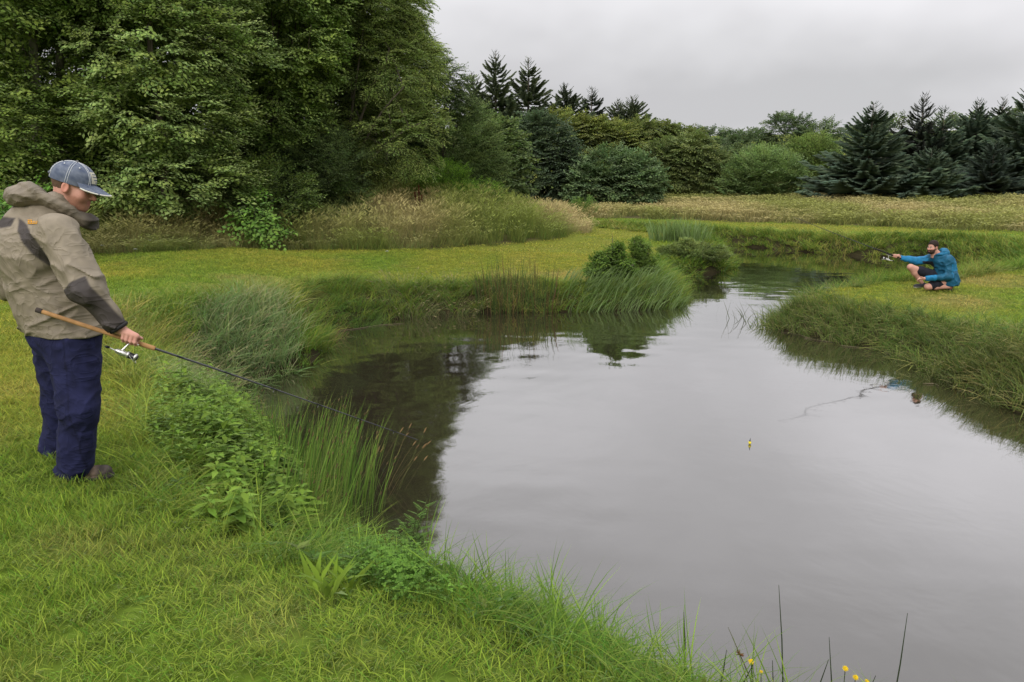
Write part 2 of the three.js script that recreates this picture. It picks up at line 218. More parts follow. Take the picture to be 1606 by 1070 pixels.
// ---------------------------------------------------------------- long grass on the banks
{
  const S = [new Scatter(), new Scatter(), new Scatter()];
  const G = [tuft({ n: 38, r: 0.1, h: [0.25, 0.6], w: [0.004, 0.008], a0: [0, 0.5], a1: [0.9, 2.3], segs: 5, cols: [W1, W1, WY, WG, WS] }),
    tuft({ n: 34, r: 0.14, h: [0.3, 0.65], w: [0.008, 0.015], a0: [0.1, 0.6], a1: [0.9, 2.2], segs: 4, cols: [W1, W1, WY, WG, WG, WS] }),
    tuft({ n: 36, r: 0.25, h: [0.3, 0.65], w: [0.02, 0.032], a0: [0, 0.5], a1: [0.5, 1.8], segs: 3, cols: [W1, W1, WY, WG, WS] })];
  const pale = hit(340, 540), palePoly = [[300, 500], [430, 470], [470, 560], [420, 640], [300, 650], [240, 600]].map((p) => hit(...p));
  const lay = (x, z, k, keep = 1) => { if (k === 0 && sdPoly(nettleBed, x, z) > 0.1 && rnd() < 0.25) return;
    const s = sd(x, z), b = bankShare(x, z); if (s < -0.04 || b > bankEdge(x, z) || rnd() > keep) return; const n = fbm(x * 0.6, 9, z * 0.6, 3), [dx, dz] = sdDir(x, z), right = x > 5 && z > -17 ? 1 : 0;
    let c = mixc([0.1, 0.175, 0.018], [0.18, 0.24, 0.032], clamp(0.5 + n)); if (right) c = mixc(c, [0.15, 0.19, 0.05], 0.6); if (inPoly(palePoly, x, z)) c = mixc(c, [0.2, 0.27, 0.1], 0.75); c = mixc(c, STRAW, clamp(n * 1.1 - 0.15) * 0.6);
    if (x < 5 && z > -9) c = mulc(c, 1.2); if (x > -1.4 && z > -5.5) c = mixc(c, [0.11, 0.215, 0.024], 0.6);
    const nearBank = z > -11 && x < 5 ? lerp(0.5, 0.85, sstep(0.1, 0.5, b)) * (x < -0.5 && z > -7 ? 0.7 : 1) : 1, tall = nearBank * (0.55 + 0.5 * sstep(0, 0.4, 1 - b) + 0.35 * n) * (right ? 0.5 : 1) * (z < -22 ? 0.55 : z < -14 && x < 5 ? 0.7 : 1), lean = 0.35 + 0.35 * right;
    S[k].add(x, groundAt(x, z), z, rnd() * 6.28, rr(0.8, 1.2), Math.max(0.3, tall) * rr(0.8, 1.15), rr(0.8, 1.2), dz * lean * rr(0.3, 1.1), -dx * lean * rr(0.3, 1.1), mulc(c, rr(0.8, 1.2)));
  };
  for (let x = -5; x < 5; x += 0.13) for (let z = -9.5; z < -1.8; z += 0.13) lay(x + rr(-0.07, 0.07), z + rr(-0.07, 0.07), 0, 0.85);
  for (let x = -9; x < 24; x += 0.17) for (let z = -22; z < -8; z += 0.17) if (z < -9.5 || x > 5) lay(x + rr(-0.09, 0.09), z + rr(-0.09, 0.09), 1, 0.85);
  for (let x = -6; x < 24; x += 0.24) for (let z = -46; z < -22; z += 0.24) lay(x + rr(-0.16, 0.16), z + rr(-0.16, 0.16), 2, 0.95);
  const o = new THREE.Group(); o.name = 'bank_grass'; scene.add(o); stuff(o, 'long unmown grass hanging over the sloping banks of the pond', 'grass');
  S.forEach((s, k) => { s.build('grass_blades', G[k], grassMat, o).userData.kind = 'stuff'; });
}
// ---------------------------------------------------------------- meadow grass with straw coloured seed heads
{
  const make = (n, r, w, hs) => { const b = new GB(); for (let k = 0; k < n; k++) { const q = Math.sqrt(rnd()) * r, t = rnd() * 6.283, x = Math.cos(t) * q, z = Math.sin(t) * q, az = rr(-2.2, 2.2), seedy = rnd() < 0.45, c = seedy ? mulc([1.7, 1.5, 1.7], rr(0.7, 1.2)) : mulc(pick([W1, WG, WY]), rr(0.7, 1.2)); const h = seedy ? rr(0.75, 1.1) : rr(0.4, 0.8); b.blade(x, -0.03, z, h, w * (seedy ? 0.8 : 1), az, rr(0, 0.22), rr(0.15, 0.95), 4, mulc(c, seedy ? 0.7 : 0.85), c); if (seedy && hs) { b.blade(x + Math.cos(az) * h * 0.33, h * 0.83, z + Math.sin(az) * h * 0.33, 0.16, w * 3, az, 0.7, 1.3, 2, c, mulc(c, 1.2)); } } return b.geo(); };
  const gA = make(55, 0.25, 0.011, true), gB = make(55, 0.6, 0.03, true), A = new Scatter(), B = new Scatter();
  const col = (x, z) => { const n = fbm(x * 0.22, 6, z * 0.22, 4), m = noise3(x * 0.9, 2, z * 0.9); return mixc([0.125, 0.17, 0.03], [0.28, 0.255, 0.105], clamp(0.52 + n * 1.5 + m * 0.25)); };
  for (const [x, y, z] of spread(meadowLeft, 9)) { if (Math.abs(x) > -z * 0.72 + 2) continue; const e = sdPoly(meadowLeft, x, z), low = x < -5.4 && z > -23 ? lerp(0.6, 1, sstep(0.5, 2.5, e)) : 1, lush = x < -5 && e > 1.5 ? sstep(0.1, -0.3, noise3(x * 0.6, 5, z * 0.6)) : 0; A.add(x, y, z, rnd() * 6.28, rr(0.9, 1.3), low * 1.15 * rr(0.55, 1.15) * (0.45 + 0.55 * sstep(0, 1.2, e)), rr(0.9, 1.3), rr(-0.12, 0.12), rr(-0.12, 0.12), mulc(mixc(col(x, z), [0.09, 0.16, 0.024], lush * 0.7), rr(0.85, 1.2))); }
  for (const [x, y, z] of spread(meadowFar, 3.2)) { if (x > -z * 0.72 + 3 || z < -66) continue; const e = sdPoly(meadowFar, x, z); B.add(x, y, z, rnd() * 6.28, 1, 0.68 * rr(0.7, 1.15) * (0.5 + 0.5 * sstep(0, 1.5, e)), 1, 0, 0, mulc(mixc(col(x, z), [0.18, 0.19, 0.055], 0.45), rr(0.85, 1.2))); }
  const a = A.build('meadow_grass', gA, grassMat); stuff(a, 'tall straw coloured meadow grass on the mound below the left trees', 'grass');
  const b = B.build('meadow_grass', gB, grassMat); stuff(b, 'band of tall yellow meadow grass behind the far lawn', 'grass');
}

// ---------------------------------------------------------------- trees and shrubs
function spray({ len, leaves, ll, lw, flat, cols, droop = 0.3, subs = 3, fold = 0.25, twig = [0.09, 0.07, 0.045] }) { // a leafy twig along +x
  const b = new GB(), add = (o, d, L, n) => {
    const pts = []; for (let k = 0; k <= 3; k++) { const t = k / 3; pts.push(V(o.x + d.x * L * t, o.y + d.y * L * t - droop * L * t * t * 0.4, o.z + d.z * L * t)); }
    b.tube(pts, [0.006, 0.005, 0.004, 0.002].map((r) => r * len * 1.6), 3, twig, false);
    for (let k = 0; k < n; k++) {
      const t = (k + 0.6) / n, p = V(o.x + d.x * L * t, o.y + d.y * L * t - droop * L * t * t * 0.4, o.z + d.z * L * t), side = k % 2 ? 1 : -1;
      const s = V(-d.z, 0, d.x).multiplyScalar(side * rr(0.5, 1)), dir = d.clone().multiplyScalar(rr(0.3, 0.9)).add(s).add(V(0, rr(-0.35, 0.3), 0)).normalize();
      const up = V(rr(-1, 1) * (1 - flat), 1, rr(-1, 1) * (1 - flat)).normalize(), c = mulc(pick(cols), rr(0.8, 1.2)); b.leaf(p, dir, up, ll * rr(0.7, 1.2), lw * rr(0.75, 1.2), c, fold, c);
    }
  };
  add(V(0, 0, 0), V(1, 0.08, 0).normalize(), len, leaves);
  for (let k = 0; k < subs; k++) { const t = 0.2 + 0.6 * k / subs, s = k % 2 ? 1 : -1; add(V(len * t, 0, 0), V(0.75, rr(-0.1, 0.35), s * rr(0.45, 0.8)).normalize(), len * rr(0.45, 0.65), Math.round(leaves * 0.7)); }
  return b.geo();
}
reseed(21);
const LG = [[1, 1, 1], [1.15, 1.1, 1.1], [0.85, 0.95, 0.9], [1.3, 1.25, 1.5]];
const SPR = {
  big: [0, 1, 2].map(() => spray({ len: 0.75, leaves: 9, ll: 0.128, lw: 0.08, flat: 0.4, cols: LG })),
  mid: [0, 1, 2].map(() => spray({ len: 0.7, leaves: 10, ll: 0.1, lw: 0.055, flat: 0.35, cols: LG })),
  willow: [0, 1, 2].map(() => spray({ len: 0.9, leaves: 14, ll: 0.14, lw: 0.03, flat: 0.1, cols: LG, droop: 0.5, subs: 4 })),
  far: [0, 1, 2].map(() => spray({ len: 1.0, leaves: 9, ll: 0.22, lw: 0.13, flat: 0.3, cols: LG })),
  farwillow: [0, 1, 2].map(() => spray({ len: 1.1, leaves: 12, ll: 0.26, lw: 0.06, flat: 0.1, cols: LG, droop: 0.1, subs: 4 })),
  small: [0, 1, 2].map(() => spray({ len: 0.32, leaves: 8, ll: 0.065, lw: 0.042, flat: 0.35, cols: LG })),
};
const barkMat = (r, g, b) => new THREE.MeshStandardMaterial({ name: 'bark', color: new THREE.Color(r, g, b), roughness: 0.95, vertexColors: true });
const bark = { grey: barkMat(0.2, 0.19, 0.13), brown: barkMat(0.085, 0.07, 0.05), green: barkMat(0.1, 0.11, 0.065) };
function limb(b, from, to, r0, r1, sag = 0, n = 6, wob = 0.06) {
  const pts = [], rad = [], cs = [], L = from.distanceTo(to); for (let k = 0; k <= n; k++) { const t = k / n, p = from.clone().lerp(to, t); p.y += Math.sin(t * Math.PI) * sag * L; if (k && k < n) p.add(V(rr(-1, 1), rr(-1, 1), rr(-1, 1)).multiplyScalar(wob * L * 0.25)); pts.push(p); rad.push(lerp(r0, r1, t)); cs.push(mulc([1, 1, 1], rr(0.7, 1.25))); }
  b.tube(pts, rad, 7, cs); return pts;
}
// lobes: [x, y, z, rx, ry, rz] about the foot of the tree; the sprays sit through the outer part of each lobe, in clumps with gaps between
function crownInto(root, name, lobes, kind, count, col, { up = -0.25, size = 1, inner = 0.5, gap = 0.06, freq = 1.1, vary = 0.22, dirBias = null, back = 0.35 } = {}) {
  const geos = [pick(SPR[kind])], S = geos.map(() => new Scatter()), area = lobes.map((l) => l[3] * l[4] + l[4] * l[5] + l[3] * l[5]), tot = area.reduce((a, b) => a + b), q = new THREE.Matrix4(), off = root.position;
  lobes.forEach((l, li) => {
    const n = Math.round(count * area[li] / tot);
    for (let k = 0; k < n; k++) {
      const z = rr(-1, 1), a = rnd() * 6.283, s = Math.sqrt(1 - z * z), d = V(s * Math.cos(a), z, s * Math.sin(a)); if (d.z < -0.35 && rnd() > back) continue;
      const f = 1 - inner * rnd() * rnd() + rr(-0.04, 0.1), p = V(l[0] + d.x * l[3] * f, l[1] + d.y * l[4] * f, l[2] + d.z * l[5] * f), nn = noise3((p.x + off.x) * freq, (p.y) * freq, (p.z + off.z) * freq);
      if (nn < -0.5 + gap * 2 && rnd() < 0.8) continue; if (p.y < 0.05) continue;
      const w = V(d.x, d.y * 0.6 + up, d.z).add(V(rr(-0.6, 0.6), rr(-0.35, 0.35), rr(-0.6, 0.6))); if (dirBias) w.add(dirBias); w.normalize();
      const side = V().crossVectors(w, V(0, 1, 0)); if (side.lengthSq() < 1e-4) side.set(1, 0, 0); side.normalize(); const u = V().crossVectors(side, w).normalize(), tw = rr(-0.5, 0.5); u.applyAxisAngle(w, tw); side.crossVectors(w, u);
      const sc = size * rr(0.75, 1.25); q.makeBasis(w.multiplyScalar(sc), u.multiplyScalar(sc), side.multiplyScalar(sc)); q.setPosition(p.x - w.x * 0.35, p.y - w.y * 0.35, p.z - w.z * 0.35);
      const t = 1 + vary * nn + rr(-vary, vary) * 0.6; pick(S).addM(q, [col[0] * t * rr(0.93, 1.1), col[1] * t, col[2] * t * rr(0.85, 1.15)]);
    }
  });
  const holder = new THREE.Group(); S.forEach((s, k) => s.m.length && (s.build(name, geos[k], kind === 'big' ? glossMat : leafMat, root).userData.kind = 'stuff')); return holder;
}
function broadTree(name, label, cat, px, depth, { lobes, kind, count, col, trunk = [], opt = {}, barkKind = 'brown', r = 0.12, group }) {
  const root = thing(name, label, cat, standAt(px, depth), group), b = new GB();
  for (const t of trunk) { const pts = limb(b, V(t[0], -0.2, t[1]), V(t[2], t[3], t[4]), t[5] ?? r, (t[5] ?? r) * 0.35, t[6] ?? 0, 7, 0.05); for (let k = 2; k < pts.length; k++) { const p = pts[k], l = pick(lobes), to = V(l[0] + rr(-0.7, 0.7) * l[3], l[1] + rr(-0.5, 0.6) * l[4], l[2] + rr(-0.3, 0.9) * l[5]); if (to.y > p.y - 0.4 && rnd() < 0.8) limb(b, p, to, (t[5] ?? r) * 0.3, 0.008, 0.05, 6, 0.12); } }
  if (b.p.length) mesh('trunk', b.geo(), bark[barkKind], root);
  crownInto(root, 'crown', lobes, kind, count, col, opt); return root;
}
// a conifer: trunk and whorls of branches, each branch a flat fan of needled twigs
function fanBranch(tw, upcurve, droopTwig, dense) { // along +x, length 1
  const b = new GB(), N = Math.round(dense * 1.4), at = (t) => V(t, upcurve * t * t - 0.06 * Math.sin(t * 3.1), 0), bk = [0.5, 0.42, 0.3];
  b.tube([0, 0.25, 0.5, 0.75, 1].map(at), [0.018, 0.014, 0.01, 0.007, 0.004], 4, bk, false);
  const nd = (p, d, L, w) => { const s = V().crossVectors(d, V(0, 1, 0)).normalize(), c = mulc(pick([[1, 1, 1], [1.25, 1.15, 1.1], [0.8, 0.88, 0.95]]), rr(0.8, 1.2)); for (const [nx, ny] of [[1, 0.25], [-0.2, 1]]) { const o = V(s.x * nx, ny, s.z * nx).normalize(), pt = (t, k) => b.v(p.x + d.x * L * t + o.x * w * k, p.y + d.y * L * t + o.y * w * k, p.z + d.z * L * t + o.z * w * k, mulc(c, 0.85 + 0.3 * t)); const a = pt(0, 0.7), e = pt(0, -0.7), f = pt(0.55, -1), g = pt(0.55, 1), h = pt(1.05, 0); b.t(a, e, f); b.t(a, f, g); b.t(g, f, h); } };
  for (let k = 0; k < N; k++) { const t = 0.14 + 0.84 * k / N, L = tw * (1.1 - 0.75 * t) * rr(0.75, 1.2); for (const s of [-1, 1]) nd(at(t), V(rr(0.55, 0.8), -droopTwig * rr(0.4, 1.3) + upcurve * t, s * rr(0.65, 0.9)).normalize(), L, 0.019 * rr(0.8, 1.2)); }
  nd(at(0.9), V(1, upcurve * 1.5, 0).normalize(), 0.16, 0.03); for (let k = 0; k < N * 0.6; k++) nd(at(rr(0.2, 0.95)), V(rr(0.5, 0.9), rr(0.1, 0.5), rr(-0.5, 0.5)).normalize(), tw * 0.35, 0.03);
  return b.geo();
}
reseed(31);
const FAN = { full: [0, 1, 2].map(() => fanBranch(0.42, 0.16, 0.12, 16)), thin: [0, 1, 2].map(() => fanBranch(0.34, 0.2, 0.2, 14)), tip: [0, 1].map(() => fanBranch(0.22, 0.25, 0.0, 9)) };
function conifer(label, px, depth, topPy, baseHalf, { col, kind = 'full', lean = 0, leaders = 1, dropTop = 1, levels = 26, sparseTop = 0.25, group, y0 = 0.2, shape = 0.85 }) {
  const foot = standAt(px, depth), top = atDepth(px, topPy, depth), H = top.y - foot.y, root = thing('spruce_tree', label, 'spruce', foot, group), b = new GB(), S = { m: [new Scatter()], t: [new Scatter()] };
  b.tube([0, 0.3, 0.6, 0.85, 1].map((t) => V(lean * H * t * t, H * t - 0.1, 0)), [0.16, 0.12, 0.08, 0.035, 0.012].map((r) => r * H / 8), 6, [1, 1, 1]);
  for (let k = 1; k < leaders; k++) { const a = rr(0, 6.28), h = H * rr(0.86, 0.93); limb(b, V(lean * H * 0.6, h - 0.3, 0), V(Math.cos(a) * 0.35, H * rr(0.95, 1.03), Math.sin(a) * 0.2), 0.03, 0.008); }
  for (let k = 0; k < levels; k++) {
    const t = k / levels, y = H * (y0 / H + (1 - y0 / H) * (1 - (1 - t) ** 1.0)) , f = 1 - t, R = baseHalf * (f ** shape) * rr(0.85, 1.12) + 0.22, top_ = t > 1 - sparseTop, n = Math.round(top_ ? rr(4, 6) : kind === 'thin' ? rr(4, 7) : rr(7, 10));
    for (let j = 0; j < n; j++) {
      const a = (j + rr(-0.4, 0.4)) / n * 6.283 + k * 2.4, r = R * (kind === 'thin' ? rr(0.55, 1.25) : rr(0.7, 1.18)), tilt = (kind === 'thin' ? lerp(-0.1, 0.5, t ** 1.5) : lerp(-0.12, 0.55, t ** 1.6)) + rr(-0.14, 0.14), sp = top_ && rnd() < 0.8 ? S.t : S.m; if (rnd() < 0.06) continue;
      const d = V(Math.cos(a) * Math.cos(tilt), Math.sin(tilt), Math.sin(a) * Math.cos(tilt)), s = V(-Math.sin(a), 0, Math.cos(a)), u = V().crossVectors(s, d), M = new THREE.Matrix4().makeBasis(d.multiplyScalar(r), u.multiplyScalar(-r * 0.9), s.multiplyScalar(r * rr(0.6, 0.9))); if (u.y < 0) M.makeBasis(d, u.multiplyScalar(-1), s.multiplyScalar(-1));
      M.setPosition(lean * H * t * t, y + rr(-0.12, 0.12), 0); const c = rr(0.8, 1.2); pick(sp).addM(M, [col[0] * c, col[1] * c * rr(0.95, 1.05), col[2] * c * rr(0.9, 1.1)]);
    }
  }
  mesh('trunk', b.geo(), bark.brown, root); S.m[0].m.length && (S.m[0].build('crown', pick(FAN[kind]), needleMat, root).userData.kind = 'stuff'); S.t[0].m.length && (S.t[0].build('crown_tip', pick(FAN.tip), needleMat, root).userData.kind = 'stuff'); return root;
}

reseed(41);
const DK = [0.130, 0.194, 0.038], MD = [0.206, 0.302, 0.053], LT = [0.1, 0.15, 0.035], OL = [0.155, 0.190, 0.040], WL = [0.217, 0.293, 0.069];
// the wall of trees on the left
broadTree('broadleaf_tree', 'tall leafy tree with slim pale trunk rising behind the capped man', 'tree', 112, 23.5, { lobes: [[-0.5, 4.5, 0.3, 2.8, 1.6, 2.0], [0.6, 7.2, 0, 3, 2.2, 2.2], [-1.6, 2.3, 0.6, 2.0, 1.2, 1.2], [0, 10.5, 0, 2.8, 2.5, 2.4]], kind: 'big', count: 2850, col: MD, trunk: [[0, 1.5, 0.1, 10, 1.2, 0.17]], barkKind: 'grey', opt: { freq: 0.8, gap: 0.12 } });
broadTree('broadleaf_tree', 'tall leafy tree with second pale trunk just right of slim trunk', 'tree', 150, 24.6, { lobes: [[1.0, 5, 0.4, 2.6, 1.8, 1.8], [0.4, 8.5, 0, 3, 2.6, 2.3], [1.2, 2.4, 0.8, 2.0, 1.0, 1.2]], kind: 'big', count: 2400, col: MD, trunk: [[0, 1.5, 0.3, 10, 1.3, 0.16]], barkKind: 'grey', opt: { freq: 0.8, gap: 0.12 } });
broadTree('broadleaf_tree', 'broad leafy tree with pale horizontal sprays right of the two trunks', 'tree', 265, 23.2, { lobes: [[0.2, 3.4, 0.6, 2.4, 1.1, 1.6], [0.8, 5.2, 0.6, 2.6, 1.3, 1.7], [0.2, 7.2, 0, 2.7, 1.8, 2], [0.4, 1.6, 0.7, 2.3, 0.9, 1.4], [0.2, 9.6, 0, 2.6, 2.0, 2]], kind: 'big', count: 3450, col: [0.241, 0.336, 0.084], trunk: [[0, 0, -0.2, 9, 0, 0.13]], opt: { gap: 0.12, dirBias: V(0.5, 0, 0.2) } });
broadTree('broadleaf_tree', 'leafy tree filling the left edge of the wood behind the hood', 'tree', -40, 21.5, { lobes: [[0, 3.2, 0.4, 2.4, 2, 1.8], [-0.3, 7, 0, 3, 2.8, 2.4], [0.4, 1.4, 0.8, 1.6, 1, 1.2]], kind: 'big', count: 2700, col: MD, trunk: [[0, 0, 0, 9, 0, 0.16]], opt: { freq: 0.8, gap: 0.07 } });
broadTree('broadleaf_tree', 'dark leafy tree in the shade behind the pale horizontal sprays', 'tree', 385, 27, { lobes: [[0, 3.5, 0, 2.8, 2.5, 2], [0.3, 7.5, 0, 3, 3, 2.4], [0.8, 11, 0, 2.8, 2.4, 2]], kind: 'mid', count: 3080, col: DK, trunk: [[0, 0, 0.3, 10, 0, 0.14], [0.5, 0.2, 1.6, 7, 0, 0.08]], opt: { gap: 0.05 } });
broadTree('broadleaf_tree', 'leafy tree with bright clustered leaves left of the leaning willow', 'tree', 468, 27.5, { lobes: [[0, 5.6, 0.6, 1.9, 1.4, 1.6], [0.3, 8, 0.2, 2.2, 2, 1.8], [-0.6, 3.6, 0.4, 1.8, 1.4, 1.4], [0.5, 10.5, 0, 2.4, 2, 2]], kind: 'big', count: 2550, col: [0.228, 0.337, 0.065], trunk: [[0, 0, 0.2, 9, 0, 0.12]], opt: { gap: 0.12 } });
broadTree('willow_tree', 'large willow with bare leaning limbs in the middle of the wood', 'willow', 525, 30, { lobes: [[2.4, 2.6, 0.9, 2.0, 1.3, 1.2], [0.4, 1.4, 0.9, 1.6, 1.0, 1.0], [2.2, 4.9, 0.2, 1.9, 1.6, 1.6], [0.9, 6.6, 0, 2.1, 1.9, 1.8], [1.9, 7.4, 0, 1.7, 1.8, 1.7], [0.2, 3.2, -0.6, 2.0, 2.2, 1.6], [0.6, 9.6, 0, 2.2, 2.0, 2]], kind: 'willow', count: 3639, col: WL, trunk: [[0, 0.9, 2.4, 5.2, 1.5, 0.08, 0.05], [0.2, 1.0, 3.0, 4.2, 1.8, 0.06, 0.1], [0.1, 0.9, 1.6, 6.2, 1.5, 0.07], [0.3, 1.1, 3.6, 3.0, 1.9, 0.045, 0.12], [0, 0.6, 0.5, 6.2, 1.2, 0.06]], opt: { gap: 0.05 } });
broadTree('willow_tree', 'bright green willow standing highest against the sky at the end of the wood', 'willow', 584, 33, { lobes: [[0.4, 8.0, 0, 1.7, 1.9, 1.6], [0.6, 10.4, 0, 1.8, 1.8, 1.6], [1.1, 5.8, 0.2, 1.7, 1.4, 1.4], [-0.6, 6.5, 0, 1.6, 1.8, 1.5]], kind: 'willow', count: 2800, col: [0.342, 0.455, 0.096], trunk: [[0, 0, 0.5, 10, 0, 0.16], [0.2, 0, 1.4, 7, 0.2, 0.1]], opt: { gap: 0.15 } });
broadTree('broadleaf_tree', 'loose leafed tree reaching out against the sky beside the bright willow', 'tree', 694, 36, { lobes: [[0.1, 5.8, 0, 1.1, 0.9, 1.0], [0.7, 4.9, 0.1, 1.0, 0.7, 0.9], [-0.5, 6.6, 0, 1.1, 0.9, 1]], kind: 'mid', count: 620, col: [0.125, 0.175, 0.056], trunk: [[0, 0, 0.2, 6.2, 0, 0.1], [0, 0, 1.0, 5.2, 0.1, 0.07]], opt: { gap: 0.18 } });
broadTree('willow_shrub', 'rounded willow shrub of soft grey green below the leaning willow', 'shrub', 480, 27.5, { lobes: [[0, 1.5, 0.3, 1.6, 1.5, 1.4], [0.8, 1.8, 0, 1.2, 1.2, 1.2], [-1.2, 1.1, 0.3, 1.2, 1.1, 1.1]], kind: 'willow', count: 1540, col: [0.125, 0.189, 0.055], trunk: [[0, 0, 0.3, 1.8, 0, 0.05]], opt: { up: 0.4, gap: 0.12, size: 0.8 } });
broadTree('willow_shrub', 'wide willow bush leaning out right of the bare limbs above the mound', 'shrub', 690, 37, { lobes: [[-1.8, 3.4, 0, 1.6, 1.6, 1.2], [0.4, 2.9, 0.2, 2.4, 2.1, 1.6], [1.8, 1.7, 0.3, 1.4, 1.4, 1.3], [-1.4, 2.2, 0, 1.5, 1.8, 1.4]], kind: 'willow', count: 2380, col: [0.147, 0.216, 0.059], trunk: [[-0.6, 0.3, 1.2, 3, 0.5, 0.07], [-0.6, 0.3, 2.2, 2.2, 0.6, 0.05]], opt: { up: 0.35, gap: 0.1 } });
broadTree('shrub', 'dark shrub in the shade at the foot of the pale horizontal sprays', 'shrub', 330, 24.5, { lobes: [[0, 1.2, 0.3, 2.2, 1.1, 1.2], [1.8, 1.2, 0.2, 1.4, 1.0, 1.1]], kind: 'mid', count: 1400, col: DK, opt: { up: 0.2, gap: 0.1 } });
broadTree('shrub', 'dark undergrowth shrub at the foot of the two pale trunks', 'shrub', 130, 25, { lobes: [[0, 1.2, 0, 2.4, 1.2, 1.2], [2.2, 1.4, 0, 1.6, 1.2, 1]], kind: 'mid', count: 1400, col: DK, opt: { up: 0.2, gap: 0.1 } });
broadTree('sapling', 'small sapling with bright green round leaves in front of dark shrubs', 'sapling', 392, 22.5, { lobes: [[0, 0.9, 0, 0.55, 0.55, 0.5], [0.4, 0.6, 0.1, 0.5, 0.4, 0.4]], kind: 'big', count: 60, col: [0.166, 0.300, 0.044], trunk: [[0, 0, 0.1, 1.3, 0, 0.02]], opt: { gap: 0 } });
broadTree('sapling', 'bright green maple like sapling left of the capped man in the shade', 'sapling', 32, 17.5, { lobes: [[0, 0.9, 0, 0.6, 0.7, 0.5], [-0.6, 0.7, 0, 0.5, 0.5, 0.5]], kind: 'big', count: 90, col: [0.134, 0.270, 0.037], trunk: [[0, 0, 0, 1.2, 0, 0.02]], opt: { gap: 0 } });
broadTree('weed_clump', 'bright yellow green clump of tall weeds crowning the grassy mound', 'weeds', 700, 31.5, { lobes: [[0, 0.9, 0, 1.1, 0.9, 0.9], [1.2, 0.5, 0.1, 1.0, 0.6, 0.8], [-0.9, 0.6, 0, 0.8, 0.7, 0.7]], kind: 'willow', count: 520, col: [0.150, 0.288, 0.027], opt: { up: 0.9, size: 0.6, gap: 0 } });
broadTree('weed_clump', 'tall willowherb weeds standing at the edge of the willow shrub', 'weeds', 545, 27, { lobes: [[0, 0.8, 0, 0.9, 0.8, 0.6], [-1.6, 0.8, 0, 0.8, 0.8, 0.6]], kind: 'willow', count: 260, col: [0.094, 0.163, 0.031], opt: { up: 1.2, size: 0.6, gap: 0.05 } });
broadTree('weed_clump', 'leafy bright sapling clump where the mound meets the far lawn', 'weeds', 915, 44, { lobes: [[0, 0.6, 0, 0.8, 0.7, 0.7], [-0.9, 0.4, 0, 0.6, 0.5, 0.5]], kind: 'mid', count: 170, col: [0.125, 0.213, 0.037], opt: { up: 0.8, size: 0.7, gap: 0 } });
reseed(45);
[[-80, 30, 'leafy tree deep in the wood at the far left edge'], [60, 31, 'leafy tree deep in the wood between left edge and slim trunk'], [215, 32, 'leafy tree deep in the wood behind the second pale trunk'], [345, 33, 'leafy tree deep in the wood behind the pale sprays'], [455, 34, 'leafy tree deep in the wood behind the bright clustered leaves'], [565, 36, 'leafy tree deep in the wood behind the leaning willow limbs']].forEach(([px, dp, l]) => broadTree('broadleaf_tree', l, 'tree', px, dp, { lobes: [[0, 2.2, 0, 2.7, 2.2, 1.8], [0.4, 5.6, 0, 3.0, 2.6, 2], [-0.3, 9.4, 0, 3, 2.8, 2]], kind: 'far', count: 1500, col: [0.114, 0.171, 0.033], trunk: [[0, 0, 0.2, 9, 0, 0.15]], opt: { gap: 0, back: 0.3 } }));
// behind: the belt of bushes in the middle
const belt = (label, px, depth, lobes0, col, count, kind = 'far', o = {}) => { const lobes = [...lobes0]; for (const l of lobes0) for (let k = 0; k < 3; k++) { const a = rr(0, 6.28), e = rr(0.1, 1.2), f = rr(0.3, 0.5); lobes.push([l[0] + Math.cos(a) * Math.cos(e) * l[3] * 0.85, l[1] + Math.sin(e) * l[4] * 0.85, l[2] + Math.sin(a) * Math.cos(e) * l[5] * 0.8, l[3] * f, l[4] * f * 1.1, l[5] * f]); } return broadTree(o.name ?? 'bush', label, o.cat ?? 'bush', px, depth, { lobes, kind, count, col, trunk: o.trunk ?? [[0, 0, 0, lobes[0][1], 0, 0.1]], opt: { gap: 0.05, up: -0.1, back: 0.15, freq: 0.9, ...o } }); };
belt('olive green bush just right of the wide willow bush', 778, 46, [[0, 2.6, 0, 1.7, 2.6, 1.6], [0.7, 1.6, 0.5, 1.3, 1.6, 1.2]], [0.121, 0.179, 0.052], 900);
belt('dark round bush, darkest of the belt behind the mound', 850, 57, [[0, 3.0, 0, 2.4, 3.0, 2.2], [0.8, 1.8, 0.6, 2.0, 1.8, 1.6]], [0.065, 0.102, 0.044], 1500, 'far', { gap: 0.02 });
belt('broad grey green bush right of the dark round bush', 962, 55, [[0, 1.9, 0, 2.9, 1.9, 2], [1.3, 1.5, 0.6, 1.8, 1.5, 1.5], [-1.6, 1.3, 0.5, 1.5, 1.3, 1.2]], [0.110, 0.173, 0.061], 1700);
belt('olive tree with rusty patch behind the broad grey green bush', 930, 66, [[0, 4.6, 0, 2.8, 1.6, 2], [2.4, 4.3, 0, 2.2, 1.5, 2], [-2.6, 4.9, 0, 2.2, 1.9, 2]], OL, 1500, 'far', { name: 'broadleaf_tree', cat: 'tree' });
belt('olive tree below the pair of thin spruce tops', 1010, 68, [[0, 4.3, 0, 3, 1.8, 2], [2.6, 3.6, 0, 2.2, 1.7, 2]], [0.151, 0.192, 0.048], 1300, 'far', { name: 'broadleaf_tree', cat: 'tree' });
belt('olive bush sloping down right of the broad grey green bush', 1075, 62, [[0, 2.3, 0, 2.8, 2.1, 2], [1.8, 1.8, 0.4, 2, 1.8, 1.6], [-1.4, 2.8, 0, 1.8, 1.6, 1.6]], [0.138, 0.181, 0.048], 1400);
